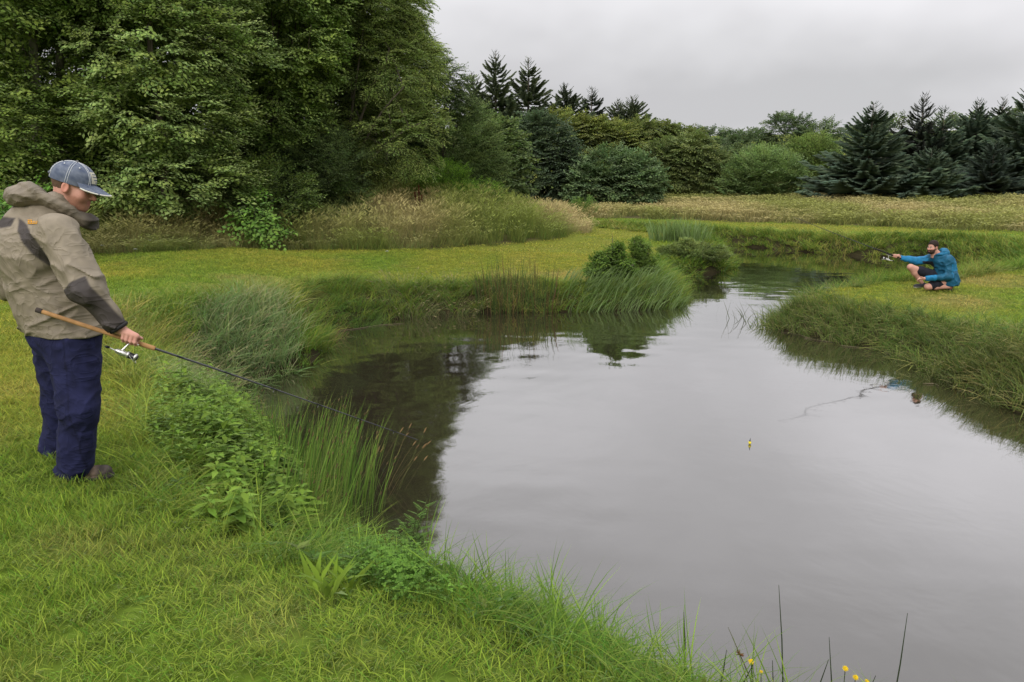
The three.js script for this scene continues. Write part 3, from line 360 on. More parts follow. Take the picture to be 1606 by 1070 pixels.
belt('soft round willow bush standing alone left of the dark spruces', 1192, 59, [[0, 1.6, 0, 2.3, 1.6, 1.8], [1.0, 1.4, 0.3, 1.7, 1.4, 1.5], [-1.2, 1.3, 0.2, 1.5, 1.3, 1.4]], [0.173, 0.264, 0.078], 1500, 'farwillow', { up: 0.7, gap: 0.0, name: 'willow_shrub', cat: 'shrub' });
belt('yellow green shrub between the round willow bush and the spruces', 1268, 63, [[0, 1.9, 0, 1.7, 1.9, 1.5], [1.1, 1.4, 0, 1.2, 1.4, 1.2]], [0.173, 0.253, 0.059], 800, 'farwillow', { up: 0.6 });
belt('low bush behind the left of the round willow bush', 1125, 72, [[0, 1.8, 0, 2.6, 2.0, 2], [-2, 2.2, 0, 2, 1.8, 1.6], [2.3, 1.6, 0, 2, 1.6, 1.5]], [0.110, 0.162, 0.052], 1100);
belt('distant dome shaped tree on the skyline', 1222, 88, [[0, 4.0, 0, 2.5, 2.3, 2], [-3.4, 2.6, 0, 3, 2, 2]], [0.102, 0.151, 0.059], 1000, 'far', { name: 'broadleaf_tree', cat: 'tree' });
belt('distant ragged tree on the skyline left of the spruces', 1275, 86, [[0, 3.4, 0, 2.6, 1.9, 2], [3, 3, 0, 2.6, 1.8, 2]], [0.110, 0.162, 0.059], 900, 'far', { name: 'broadleaf_tree', cat: 'tree', gap: 0.07 });
belt('distant low tree on the skyline above the round willow bush', 1150, 92, [[0, 2.6, 0, 3, 1.9, 2], [-3.2, 3, 0, 3, 2, 2], [-6, 3.2, 0, 2.6, 2, 2]], [0.102, 0.150, 0.059], 1100, 'far', { name: 'broadleaf_tree', cat: 'tree' });
belt('dark bush in the gap between the wide willow bush and the olive bush', 735, 50, [[0, 2.0, 0, 2.2, 2.2, 1.8], [-1.8, 2.6, 0, 2, 2.2, 1.8]], [0.102, 0.155, 0.044], 1100);
// spruces behind the belt
reseed(51);
const SP = [0.090, 0.120, 0.054], SD = [0.05, 0.07, 0.042], BL = [0.082, 0.122, 0.072];
const conA = (label, px, depth, top, half, o = {}) => conifer(label, px, depth, top, half, { col: SP, kind: 'thin', levels: 40, sparseTop: 0.15, y0: 3, shape: 0.95, ...o });
conA('tallest spruce of the skyline with upswept bare tip', 778, 72, 78, 4.4);
conA('leaning spruce at the left of the tallest spruce', 752, 73, 112, 3.8, { lean: -0.06 });
conA('second tallest spruce of the skyline with full crown', 828, 72, 88, 4.6);
conA('blunt spruce right of the second tallest spruce', 884, 73, 130, 4.6, { col: [0.055, 0.078, 0.034] });
conA('dark narrow spruce standing apart on the skyline', 925, 76, 136, 3.6, { col: SD });
conA('thin spruce, left one of the pair over the olive trees', 966, 76, 155, 3.2);
conA('thicker spruce, right one of the pair over the olive trees', 989, 75, 151, 4.4);
conA('short spruce at the low end of the skyline row', 1050, 78, 197, 4.0, { levels: 20 });
belt('olive tree showing between the left spruces of the dark stand', 1400, 72, [[0, 3, 0, 3.2, 2.6, 2], [-3, 2.4, 0, 2.6, 2.2, 2]], [0.120, 0.166, 0.053], 900, 'far', { name: 'broadleaf_tree', cat: 'tree' });
belt('pale green tree behind the middle of the dark stand', 1500, 70, [[0, 3.0, 0, 3.2, 2.6, 2], [2.6, 2.6, 0, 2.6, 2.2, 2]], [0.150, 0.203, 0.074], 1100, 'far', { name: 'broadleaf_tree', cat: 'tree' });
belt('pale green tree behind the right end of the dark stand', 1600, 71, [[0, 3.2, 0, 3.2, 2.8, 2], [-2, 2.6, 0, 2.6, 2.2, 2]], [0.143, 0.196, 0.074], 1100, 'far', { name: 'broadleaf_tree', cat: 'tree' });
[[1093, 225, 'small distant spruce tip left of the dome shaped tree'], [1142, 222, 'tiny distant spruce tip just left of the dome shaped tree']].forEach(([px, t, l]) => conA(l, px, 92, t, 1.6, { levels: 14 }));
// the stand of dark spruces on the right
const conB = (label, px, depth, top, half, o = {}) => conifer(label, px, depth, top, half, { col: BL, kind: 'full', levels: 30, sparseTop: 0.16, y0: 0.25, shape: 1.0, ...o });
conB('blue green spruce at the left end of the dark stand', 1358, 55, 160, 4.4, { leaders: 3 });
conB('sparse brownish spruce with two bare leaders in the dark stand', 1434, 58, 146, 3.8, { leaders: 2, col: [0.05, 0.06, 0.045], sparseTop: 0.4 });
conB('spruce with bent thin tip right of the sparse brownish spruce', 1468, 57, 166, 3.6, { sparseTop: 0.35 });
conB('full spruce with spiky crown in the middle of the dark stand', 1520, 58, 156, 4.2, { leaders: 3 });
conB('greyer spruce with two thin leaders behind the dark stand', 1556, 62, 150, 3.2, { leaders: 3, col: [0.065, 0.09, 0.048] });
conB('tallest dark spruce at the right edge of the picture', 1602, 54, 116, 4.4, { sparseTop: 0.35 });
conB('low spruce skirted with wide branches in front of the dark stand', 1455, 52.5, 232, 3.0, { levels: 16 });
conB('low wide spruce in front at the right of the dark stand', 1552, 51.5, 222, 3.0, { levels: 16, col: [0.05, 0.075, 0.05] });
conB('low spruce skirt at the far left foot of the dark stand', 1318, 56, 250, 2.4, { levels: 13, col: SD });
conB('dark spruce just outside the right edge behind the tallest one', 1650, 57, 140, 3.6);

// ---------------------------------------------------------------- bodies: a distance field meshed with surface nets
const smin = (a, b, k) => { const h = Math.max(k - Math.abs(a - b), 0) / k; return Math.min(a, b) - h * h * k * 0.25; };
const smax = (a, b, k) => -smin(-a, -b, k);
function rc(p, a, b, r0, r1) { const bx = b.x - a.x, by = b.y - a.y, bz = b.z - a.z, px = p.x - a.x, py = p.y - a.y, pz = p.z - a.z, h = clamp((px * bx + py * by + pz * bz) / (bx * bx + by * by + bz * bz + 1e-12)); return Math.hypot(px - bx * h, py - by * h, pz - bz * h) - lerp(r0, r1, h); }
function ell(p, c, rx, ry, rz) { const x = p.x - c.x, y = p.y - c.y, z = p.z - c.z, k0 = Math.hypot(x / rx, y / ry, z / rz), k1 = Math.hypot(x / rx / rx, y / ry / ry, z / rz / rz); return k1 < 1e-9 ? -Math.min(rx, ry, rz) : k0 * (k0 - 1) / k1; }
function chain(p, pts, rs, k = 0.004) { let d = 1e9; for (let i = 0; i + 1 < pts.length; i++) d = smin(d, rc(p, pts[i], pts[i + 1], rs[i], rs[i + 1]), k); return d; }
function meshField(f, lo, hi, cell, color, map) {
  const n = [0, 1, 2].map((k) => Math.ceil((hi.getComponent(k) - lo.getComponent(k)) / cell) + 1), [nx, ny, nz] = n, F = new Float32Array(nx * ny * nz), p = V(), B = 4;
  for (let K = 0; K < nz; K += B) for (let J = 0; J < ny; J += B) for (let I = 0; I < nx; I += B) {
    p.set(lo.x + (I + 1.5) * cell, lo.y + (J + 1.5) * cell, lo.z + (K + 1.5) * cell); const mid = f(p), far = Math.abs(mid) > cell * 6.5;
    for (let k = K; k < Math.min(K + B, nz); k++) for (let j = J; j < Math.min(J + B, ny); j++) for (let i = I; i < Math.min(I + B, nx); i++) F[(k * ny + j) * nx + i] = far ? mid : f(p.set(lo.x + i * cell, lo.y + j * cell, lo.z + k * cell));
  }
  const id = new Int32Array(nx * ny * nz).fill(-1), P = [], C = [], X = [], at = (i, j, k) => (k * ny + j) * nx + i;
  for (let k = 0; k < nz - 1; k++) for (let j = 0; j < ny - 1; j++) for (let i = 0; i < nx - 1; i++) {
    let m = 0, sx = 0, sy = 0, sz = 0, c = 0; const q = []; for (let e = 0; e < 8; e++) { const v = F[at(i + (e & 1), j + ((e >> 1) & 1), k + (e >> 2))]; q.push(v); if (v < 0) m++; } if (m === 0 || m === 8) continue;
    for (let a = 0; a < 8; a++) for (const s of [1, 2, 4]) { if (a & s) continue; const b = a | s; if ((q[a] < 0) === (q[b] < 0)) continue; const t = q[a] / (q[a] - q[b]); sx += (a & 1) + (s === 1 ? t : 0); sy += ((a >> 1) & 1) + (s === 2 ? t : 0); sz += (a >> 2) + (s === 4 ? t : 0); c++; }
    p.set(lo.x + (i + sx / c) * cell, lo.y + (j + sy / c) * cell, lo.z + (k + sz / c) * cell); id[at(i, j, k)] = P.length / 3; const col = color(p); if (map) map(p); P.push(p.x, p.y, p.z); C.push(...col);
  }
  for (let k = 1; k < nz - 1; k++) for (let j = 1; j < ny - 1; j++) for (let i = 1; i < nx - 1; i++) {
    const v = F[at(i, j, k)] < 0, quad = (a, b, c, d, flip) => { if (a < 0 || b < 0 || c < 0 || d < 0) return; if (flip) X.push(a, c, b, a, d, c); else X.push(a, b, c, a, c, d); };
    if (v !== F[at(i + 1, j, k)] < 0) quad(id[at(i, j - 1, k - 1)], id[at(i, j, k - 1)], id[at(i, j, k)], id[at(i, j - 1, k)], !v);
    if (v !== F[at(i, j + 1, k)] < 0) quad(id[at(i - 1, j, k - 1)], id[at(i - 1, j, k)], id[at(i, j, k)], id[at(i, j, k - 1)], !v);
    if (v !== F[at(i, j, k + 1)] < 0) quad(id[at(i - 1, j - 1, k)], id[at(i, j - 1, k)], id[at(i, j, k)], id[at(i - 1, j, k)], !v);
  }
  const g = new THREE.BufferGeometry(); g.setAttribute('position', new THREE.Float32BufferAttribute(P, 3)); g.setAttribute('color', new THREE.Float32BufferAttribute(C, 3)); g.setIndex(X); g.computeVertexNormals(); const uv = []; for (let i = 0; i < P.length; i += 3) uv.push((P[i] + 0.7 * P[i + 2]) / 0.5, P[i + 1] / 0.5); g.setAttribute('uv', new THREE.Float32BufferAttribute(uv, 2)); return g;
}
const crease = tex(512, (u, v) => { const a = 1 - Math.abs(loopNoise(u, v, 9, 2)), b = 1 - Math.abs(loopNoise(u + 0.3 * v, v, 20, 6)), n = 110 + 90 * a ** 6 + 45 * b ** 5 + 8 * (hash3(Math.floor(u * 512), Math.floor(v * 512), 1) - 0.5); return [n, n, n, 255]; });
const cloth = (name, rough = 0.85, o = {}) => new THREE.MeshPhysicalMaterial({ name, vertexColors: true, roughness: rough, specularIntensity: 0.4, ...o });
const skinMat = new THREE.MeshPhysicalMaterial({ name: 'skin', vertexColors: true, roughness: 0.55, specularIntensity: 0.5 });
const nylonMat = cloth('jacket_nylon', 0.62, { specularIntensity: 0.5, bumpMap: crease, bumpScale: 0.011 }), cottonMat = cloth('cotton', 0.9), drillMat = cloth('cotton_drill', 0.9, { bumpMap: crease, bumpScale: 0.012 }), hairMat = cloth('hair', 0.7), shoeMat = cloth('shoe', 0.75);
const plain = (name, r, g, b, rough = 0.5, metal = 0) => new THREE.MeshStandardMaterial({ name, color: new THREE.Color(r, g, b), roughness: rough, metalness: metal });
const skinTone = (c, p, s = 60) => { const n = fbm(p.x * s, p.y * s, p.z * s, 3); return [c[0] * (1 + 0.12 * n), c[1] * (1 - 0.02 + 0.16 * n), c[2] * (1 + 0.16 * n)]; };
// a head: x to its left, y up, z forward, the origin between the ears at eye height
function headField(q) {
  const m = V(Math.abs(q.x), q.y, q.z); let d = smin(ell(q, V(0, 0.035, -0.015), 0.078, 0.098, 0.1), ell(q, V(0, -0.052, 0.032), 0.06, 0.072, 0.066), 0.04);
  d = smin(d, ell(m, V(0.04, -0.028, 0.062), 0.028, 0.03, 0.026), 0.03);                        // cheek
  d = smin(d, rc(m, V(0, 0.022, 0.086), V(0.036, 0.022, 0.076), 0.012, 0.01), 0.02);            // brow
  d = smax(d, -(Math.hypot(m.x - 0.032, m.y - 0.002, m.z - 0.104) - 0.017), 0.012);             // socket
  d = Math.min(d, Math.hypot(m.x - 0.031, m.y - 0.003, m.z - 0.078) - 0.0125);                  // eye
  d = smin(d, rc(q, V(0, 0.008, 0.092), V(0, -0.03, 0.117), 0.009, 0.0135), 0.012); d = smin(d, Math.hypot(m.x - 0.011, m.y + 0.033, m.z - 0.104) - 0.009, 0.008);
  d = smin(d, rc(m, V(0, -0.055, 0.096), V(0.02, -0.057, 0.085), 0.007, 0.004), 0.008); d = smin(d, rc(m, V(0, -0.069, 0.094), V(0.018, -0.067, 0.084), 0.008, 0.004), 0.008);
  d = smin(d, Math.hypot(q.x, q.y + 0.098, q.z - 0.074) - 0.023, 0.035);
  let e = ell(m, V(0.083, -0.006, -0.012), 0.011, 0.033, 0.02); e = smax(e, -ell(m, V(0.094, -0.004, -0.01), 0.008, 0.022, 0.012), 0.006); d = smin(d, e, 0.008);
  return smin(d, rc(q, V(0, -0.05, -0.03), V(0, -0.2, -0.055), 0.058, 0.062), 0.03);
}
function headColor(q, tone, beard, beardK, low) {
  const mx = Math.abs(q.x); let c = skinTone(tone, q); const eye = Math.hypot(mx - 0.031, q.y - 0.003, q.z - 0.078);
  if (eye < 0.0145 && q.z > 0.08) return mx > 0.025 && mx < 0.037 && Math.abs(q.y - 0.002) < 0.006 ? [0.05, 0.06, 0.06] : [0.55, 0.5, 0.46];
  if (q.y < -0.05 && q.y > -0.077 && q.z > 0.082 && mx < 0.022) return mulc([0.42, 0.17, 0.14], 0.9);
  if (q.y > 0.017 && q.y < 0.033 && q.z > 0.07 && mx > 0.01 && mx < 0.046) c = mixc(c, beard, 0.75);
  const red = Math.exp(-((mx - 0.045) ** 2 + (q.y + 0.025) ** 2 + (q.z - 0.08) ** 2) / 0.0006) + Math.exp(-(mx ** 2 + (q.y + 0.03) ** 2 + (q.z - 0.12) ** 2) / 0.0003) + (mx > 0.078 ? 0.7 : 0); c = [c[0] * (1 + 0.05 * red), c[1] * (1 - 0.18 * red), c[2] * (1 - 0.2 * red)];
  const jaw = sstep(low, low - 0.025, q.y + 0.25 * Math.max(0, 0.05 - q.z) * -1 + fbm(q.x * 90, q.y * 90, q.z * 90, 2) * 0.012) * sstep(-0.02, 0.015, q.z) * sstep(-0.135, -0.115, q.y); return mixc(c, mulc(beard, 0.8 + 0.5 * rnd()), jaw * beardK);
}
const frameOf = (center, fwd, up, scale) => { const z = fwd.clone().normalize(), x = V().crossVectors(up, z).normalize(), y = V().crossVectors(z, x); return new THREE.Matrix4().makeBasis(x.multiplyScalar(scale), y.multiplyScalar(scale), z.multiplyScalar(scale)).setPosition(center); };
const headGeo = (M, tone, beard, beardK, low, cell) => meshField(headField, V(-0.11, -0.22, -0.13), V(0.11, 0.15, 0.15), cell, (q) => headColor(q, tone, beard, beardK, low), (p) => p.applyMatrix4(M));
// a hand closed round a bar: along d, u up, n towards the side of the palm
function gripHand(A, d, n, u, wristAt, rBar, tone, cell, s = 1) {
  const L = (a, b, c) => A.clone().addScaledVector(d, a * s).addScaledVector(n, b * s).addScaledVector(u, c * s), R = rBar / s, ch = [];
  [[-0.031, 0.0075, 0.9], [-0.011, 0.0085, 1], [0.0105, 0.0085, 1.04], [0.031, 0.008, 0.97]].forEach(([a, r, k]) => ch.push([[L(a, R + 0.016, 0.016), L(a + 0.003, R + 0.013, -0.014 * k), L(a + 0.005, 0.004, -R - 0.012), L(a + 0.006, -R - 0.008, -0.008 * k), L(a + 0.006, -R - 0.006, 0.008)], [r * 1.2, r * 1.08, r, r * 0.92, r * 0.8].map((x) => x * s)]));
  ch.push([[L(-0.052, 0.01, 0.034), L(-0.012, -0.004, R + 0.014), L(0.022, -0.009, R + 0.009), L(0.05, -0.01, R + 0.006)], [0.015, 0.0115, 0.0098, 0.008].map((x) => x * s)]);
  const W = wristAt, f = (p) => { let x = rc(p, L(-0.036, R + 0.011, 0.02), L(0.034, R + 0.012, 0.02), 0.0145 * s, 0.0135 * s); x = smin(x, rc(p, L(-0.06, 0.008, 0.036), L(0.022, R + 0.008, 0.022), 0.021 * s, 0.013 * s), 0.012 * s); x = smin(x, rc(p, L(-0.06, 0.008, 0.036), W, 0.023 * s, 0.03 * s), 0.016 * s); for (const [pt, r] of ch) x = smin(x, chain(p, pt, r, 0.004 * s), 0.0045 * s); return x; };
  const box = new THREE.Box3().setFromPoints([W, A]).expandByScalar(0.1 * s); return meshField(f, box.min, box.max, cell, (p) => skinTone(tone, p, 45));
}
const union = (...gs) => mergeGeometries(gs);

const plain_black = new THREE.MeshPhysicalMaterial({ name: "carbon", vertexColors: true, roughness: 0.3 }), plain_metal = new THREE.MeshStandardMaterial({ name: "brushed_metal", vertexColors: true, roughness: 0.32, metalness: 0.85 });
// ---------------------------------------------------------------- the man with the cap
reseed(61);
{
  const foot = hit(122, 750).add(V(0, -0.018, 0)), zf = foot.z, J = (px, py, dz) => atDepth(px, py, -(zf + dz)).sub(foot);
  const man = thing('person', 'standing person in khaki jacket, navy trousers and blue cap holding a rod', 'person', foot);
  const TONE = [0.5, 0.27, 0.2], KH = [0.215, 0.18, 0.132], DARK = [0.045, 0.037, 0.034];
  const shR = J(90, 368, 0.02), elR = J(138, 455, 0.14), wrR = J(187, 515, 0.1), C = J(53, 390, -0.16), P = J(105, 508, -0.18), shL = J(14, 370, -0.32), elL = J(16, 450, -0.44), wrL = J(90, 470, -0.52), neck = J(90, 328, -0.2), hd = J(115, 293, -0.24);
  const fwd = V(0.75, 0, -0.66), rt = V(0.66, 0, 0.75), add = (a, f, r, u) => a.clone().addScaledVector(fwd, f).addScaledVector(rt, r).add(V(0, u, 0));
  const HM = frameOf(hd, V(0.93, -0.33, -0.16), V(0.05, 1, 0), 1.07);
  const kR = J(124, 640, 0.02), anR = J(116, 733, 0.0), hipR = J(116, 545, -0.07), hipL = J(94, 550, -0.28), kL = J(97, 635, -0.33), anL = J(90, 706, -0.36);
  const A = J(204, 531, 0.09), butt = J(60, 487, 0.14), d = A.clone().sub(butt).normalize(), toEye = V(0, EYE, 0).sub(foot).sub(A).normalize(), n = toEye.clone().addScaledVector(d, -toEye.dot(d)).normalize(), u = V().crossVectors(n, d).multiplyScalar(-1); if (u.y < 0) u.multiplyScalar(-1);
  // the body under the clothes, with head and right hand on finer grids
  const bodyF = (p) => { let x = rc(p, P, C, 0.15, 0.15); x = smin(x, rc(p, C, neck, 0.12, 0.06), 0.08); for (const [a, b, c] of [[shR, elR, wrR], [shL, elL, wrL]]) { x = smin(x, rc(p, C, a, 0.09, 0.06), 0.05); x = smin(x, rc(p, a, b, 0.055, 0.045), 0.03); x = smin(x, rc(p, b, c, 0.045, 0.028), 0.02); } for (const [a, b, c] of [[hipR, kR, anR], [hipL, kL, anL]]) { x = smin(x, rc(p, P, a, 0.12, 0.09), 0.05); x = smin(x, rc(p, a, b, 0.085, 0.06), 0.04); x = smin(x, rc(p, b, c, 0.06, 0.04), 0.03); } return smin(x, rc(p, neck, hd, 0.06, 0.055), 0.05); };
  mesh('body', union(meshField(bodyF, V(-0.75, 0, -0.75), V(0.5, hd.y + 0.1, 0.35), 0.016, (p) => skinTone(TONE, p)), headGeo(HM, TONE, [0.23, 0.1, 0.05], 0.55, -0.032, 0.0035), gripHand(A, d, n, u, wrR, 0.0125, [0.48, 0.25, 0.19], 0.0035, 1.12)), skinMat, man);
  const capR = (q) => ell(q, V(0, 0.035, -0.015), 0.0815, 0.102, 0.1045);
  mesh('hair', meshField((q) => Math.max(capR(q) + 0.0016 * noise3(q.x * 300, q.y * 120, q.z * 300), -(q.y - lerp(-0.075, 0.0, sstep(-0.09, 0.0, q.z))), q.z - 0.012 + 0.3 * Math.max(0, 0.02 - q.y) * 0.2, -(Math.hypot(Math.abs(q.x) - 0.085, q.y + 0.006, q.z + 0.008) - 0.032)), V(-0.1, -0.1, -0.14), V(0.1, 0.1, 0.05), 0.004, (q) => mulc([0.1, 0.062, 0.038], 0.8 + 0.5 * rnd()), (p) => p.applyMatrix4(HM)), hairMat, man);
  // jacket
  const belly = add(P, 0.0, 0.0, 0.16), hemY = J(95, 531, 0.05).y, armR = (p) => smin(rc(p, shR, elR, 0.113, 0.092), rc(p, elR, wrR, 0.088, 0.057), 0.03), armL = (p) => smin(rc(p, shL, elL, 0.1, 0.08), rc(p, elL, wrL, 0.08, 0.06), 0.03);
  const torso = (p) => { let x = smin(rc(p, add(P, 0.01, -0.09, -0.12), add(P, 0.01, 0.09, -0.12), 0.2, 0.2), rc(p, add(C, 0, -0.11, -0.04), add(C, 0, 0.1, -0.04), 0.185, 0.185), 0.2); x = smin(x, rc(p, P, C, 0.225, 0.2), 0.1); x = smin(x, rc(p, add(P, 0, -0.09, -0.22), add(P, 0, 0.09, -0.22), 0.2, 0.2), 0.1); x = smin(x, ell(p, belly, 0.235, 0.2, 0.235), 0.1); return smin(x, rc(p, add(C, 0.02, 0, 0.12), neck, 0.14, 0.1), 0.12); };
  const fold = (p) => { const low = sstep(1.25, 0.85, p.y), a = 1 - Math.abs(noise3(p.x * 3.2 + p.y * 2.2, p.y * 15 - p.x * 5, p.z * 4)), b = 1 - Math.abs(noise3(p.x * 6 - p.y * 5, p.y * 8 + p.x * 7, p.z * 7 + 3)); return (a ** 4 * (0.012 + 0.012 * low) + b ** 4 * 0.012 + fbm(p.x * 9, p.y * 9, p.z * 9, 2) * 0.012) - 0.008; };
  const sleeveFold = (p) => { const t = 1 - Math.abs(noise3(p.x * 7 + 5, p.y * 13 + p.x * 9, p.z * 6)); return t ** 4 * 0.02 - 0.006 + fbm(p.x * 14, p.y * 10, p.z * 12, 2) * 0.01; };
  const jacketF = (p) => { let t = torso(p) - fold(p), r = Math.min(armR(p), armL(p)) - sleeveFold(p); const ax = wrR.clone().sub(elR).normalize(), cut = (p.x - wrR.x) * ax.x + (p.y - wrR.y) * ax.y + (p.z - wrR.z) * ax.z + 0.012; r = armR(p) < armL(p) ? Math.max(r, cut) : r; t = smin(t, rc(p, C, shR, 0.16, 0.112), 0.07); let x = smin(t, r, 0.028); x -= 0.006 * Math.exp(-(((p.y - hemY - 0.035) / 0.012) ** 2)); x = smax(x, hemY - p.y + 0.01 * noise3(p.x * 8, 1, p.z * 8), 0.012); return smax(x, -(torso(p) + 0.03 + (p.y > hemY + 0.06 ? 1 : 0)), 0.01); };
  const pj = (l) => l.map(([x, y]) => { const v = J(x, y, 0.06); return { x: v.x, z: v.y }; }), stripe = pj([[17, 343], [40, 354], [64, 374], [80, 396], [94, 432], [84, 426], [62, 404], [42, 382], [26, 362]]), stripe2 = pj([[-30, 340], [12, 343], [10, 356], [-30, 362]]);
  const ax = wrR.clone().sub(elR).normalize(), frontSide = V(0.6, 0.75, 0).addScaledVector(ax, -V(0.6, 0.75, 0).dot(ax)).normalize(), upper = elR.clone().sub(shR).normalize();
  const jacketC = (p) => {
    const v = 0.93 + 0.14 * noise3(p.x * 40, p.y * 40, p.z * 40) + 0.1 * fbm(p.x * 5, p.y * 5, p.z * 5, 2), soft = (x) => clamp(0.5 + x / 0.009); let k = p.z > C.z ? soft(Math.max(sdPoly(stripe, p.x, p.y), sdPoly(stripe2, p.x, p.y))) : 0;
    if (armR(p) < torso(p) - 0.012) { const q = p.clone().sub(elR), t = q.dot(ax), s = q.dot(frontSide), tu = p.clone().sub(shR).dot(upper) - 0.89 * elR.distanceTo(shR); k = Math.max(k, Math.min(soft(0.058 - s), soft(tu))); }
    const c = mixc(KH, DARK, k);
    return mulc(c, v);
  };
  const jk = mesh('jacket', meshField(jacketF, V(-0.8, hemY - 0.06, -0.8), V(0.5, neck.y + 0.25, 0.36), 0.0075, jacketC), nylonMat, man);
  { const ring = new GB(), pts = []; const s1 = V().crossVectors(ax, V(0, 0, 1)).normalize(), s2 = V().crossVectors(ax, s1), c = wrR.clone().addScaledVector(ax, -0.006); for (let k = 0; k <= 20; k++) { const a = k / 20 * 6.283; pts.push(c.clone().addScaledVector(s1, Math.cos(a) * 0.045).addScaledVector(s2, Math.sin(a) * 0.045)); } ring.tube(pts, 0.0125, 8, [0.012, 0.011, 0.012], false); mesh('cuff', ring.geo(), nylonMat, jk); }
  { // the small orange emblem below the right shoulder blade yoke, sunk flush into the cloth
    const surf = (px, py) => { const o = V(0, EYE, 0).sub(foot), to = J(px, py, 0), dir = to.clone().sub(o).normalize(); let t = 3; for (let k = 0; k < 80; k++) { const f = jacketF(o.clone().addScaledVector(dir, t)); t += f * 0.6; if (f < 0.0005) break; } return o.addScaledVector(dir, t); };
    const e = new GB(), bar = (x0, y0, x1, y1) => { const m = surf((x0 + x1) / 2, (y0 + y1) / 2), nn = V(0, EYE, 0).sub(foot).sub(m).normalize().multiplyScalar(0.004), q = [[x0, y0], [x1, y0], [x1, y1], [x0, y1]].map(([x, y]) => surf(x, y).add(nn)); const i = q.map((p) => e.v(p.x, p.y, p.z, [0.5, 0.24, 0.03])); e.t(i[0], i[2], i[1]); e.t(i[0], i[3], i[2]); const j = q.map((p) => e.v(p.x - nn.x * 2, p.y - nn.y * 2, p.z - nn.z * 2, [0.5, 0.24, 0.03])); for (let s = 0; s < 4; s++) { const r = (s + 1) % 4; e.t(i[s], i[r], j[r]); e.t(i[s], j[r], j[s]); } };
    bar(43, 344.6, 50, 346); bar(43, 349.6, 58, 351); [[43, 46], [47.5, 50.5], [52, 54], [55.5, 58.5]].forEach(([a, b]) => bar(a, 346.6, b, 349)); mesh('emblem', e.geo(), cottonMat, jk);
  }
  // hood lying round the neck
  const hb = add(neck, -0.15, -0.03, 0.08), ringC = add(neck, 0.02, 0, 0.0), hoodF = (p) => {
    const q = p.clone().sub(ringC), tilt = 0.7, f = q.dot(fwd), r = q.dot(rt), y = q.y + f * tilt, ringD = Math.hypot(Math.hypot(f * 0.9, r) - 0.112, y * 0.9) - 0.034; let x = smin(ringD, ell(p, hb, 0.095, 0.062, 0.12), 0.05); x = smin(x, rc(p, add(ringC, 0.12, 0.1, -0.06), add(ringC, 0.16, 0, -0.09), 0.035, 0.038), 0.03);
    const w = 1 - Math.abs(noise3(p.x * 9 + p.y * 6, p.y * 17 + p.x * 6, p.z * 9)), w2 = 1 - Math.abs(noise3(p.x * 16, p.y * 24 - p.x * 13, p.z * 16)); return smax(x - w * w * 0.018 - w2 * w2 * 0.007 + 0.009, -(rc(p, neck, hd, 0.072, 0.085)), 0.02);
  };
  mesh('hood', meshField(hoodF, V(-0.7, neck.y - 0.35, -0.75), V(0.35, neck.y + 0.3, 0.3), 0.0085, (p) => mulc(mixc([0.18, 0.15, 0.11], [0.06, 0.05, 0.04], sstep(0.02, 0.1, p.clone().sub(ringC).dot(fwd) - 0.02)), 0.9 + 0.2 * noise3(p.x * 35, p.y * 35, p.z * 35))), nylonMat, man);
  // trousers
  const leg = (p, h, k, a, r) => smin(rc(p, h, k, 0.15 * r, 0.108 * r), rc(p, k, a, 0.106 * r, 0.094 * r), 0.05);
  const trF = (p) => { let x = Math.min(leg(p, hipR, kR, anR, 1), 9), y = leg(p, hipL, kL, anL, 0.98); const v = V(P.x, hemY - 0.02, P.z); x = smin(x, y, 0.03); x = smin(x, ell(p, add(v, -0.02, 0.02, 0), 0.2, 0.16, 0.21), 0.06); const lo = sstep(0.35, 0.05, p.y), w = 1 - Math.abs(noise3(p.x * 3 - p.y * 2, p.y * (8 + 6 * lo) + p.x * 7, p.z * 4)), w2 = 1 - Math.abs(noise3(p.x * 9 + p.y * 8, p.y * 13 - p.x * 9, p.z * 8)); x -= w ** 3 * (0.011 + 0.014 * lo) + w2 ** 3 * 0.007 - 0.007; const fl = p.z < (anR.z + anL.z) / 2 ? anL.y : anR.y; return smax(x, fl - 0.055 - p.y, 0.01); };
  mesh('trousers', meshField(trF, V(-0.5, -0.06, -0.75), V(0.42, hemY + 0.1, 0.3), 0.0075, (p) => mulc([0.015, 0.017, 0.056], 0.85 + 0.3 * noise3(p.x * 30, p.y * 30, p.z * 30) + 0.25 * fbm(p.x * 5, p.y * 4, p.z * 5, 2) + (Math.abs(p.x - lerp(0.1, 0.05, p.y)) < 0.005 ? -0.25 : 0))), drillMat, man);
  for (const [a, y0] of [[anR, 0], [anL, groundAt(foot.x + anL.x, foot.z + anL.z) - foot.y]]) {
    const fd = V(0.96, 0, -0.28), h = V(a.x - 0.03, y0 + 0.045, a.z).addScaledVector(fd, -0.03), t = V(a.x, y0 + 0.04, a.z).addScaledVector(fd, 0.165), F = (p) => { let x = smin(rc(p, h, t, 0.048, 0.044), rc(p, h, V(a.x, y0 + 0.14, a.z), 0.048, 0.05), 0.03); x = smax(x, y0 + 0.004 - p.y, 0.01); const sole = Math.max(rc(p, V(h.x, y0 + 0.02, h.z), V(t.x, y0 + 0.02, t.z), 0.056, 0.052), Math.abs(p.y - y0 - 0.014) - 0.012); return Math.min(x, sole); };
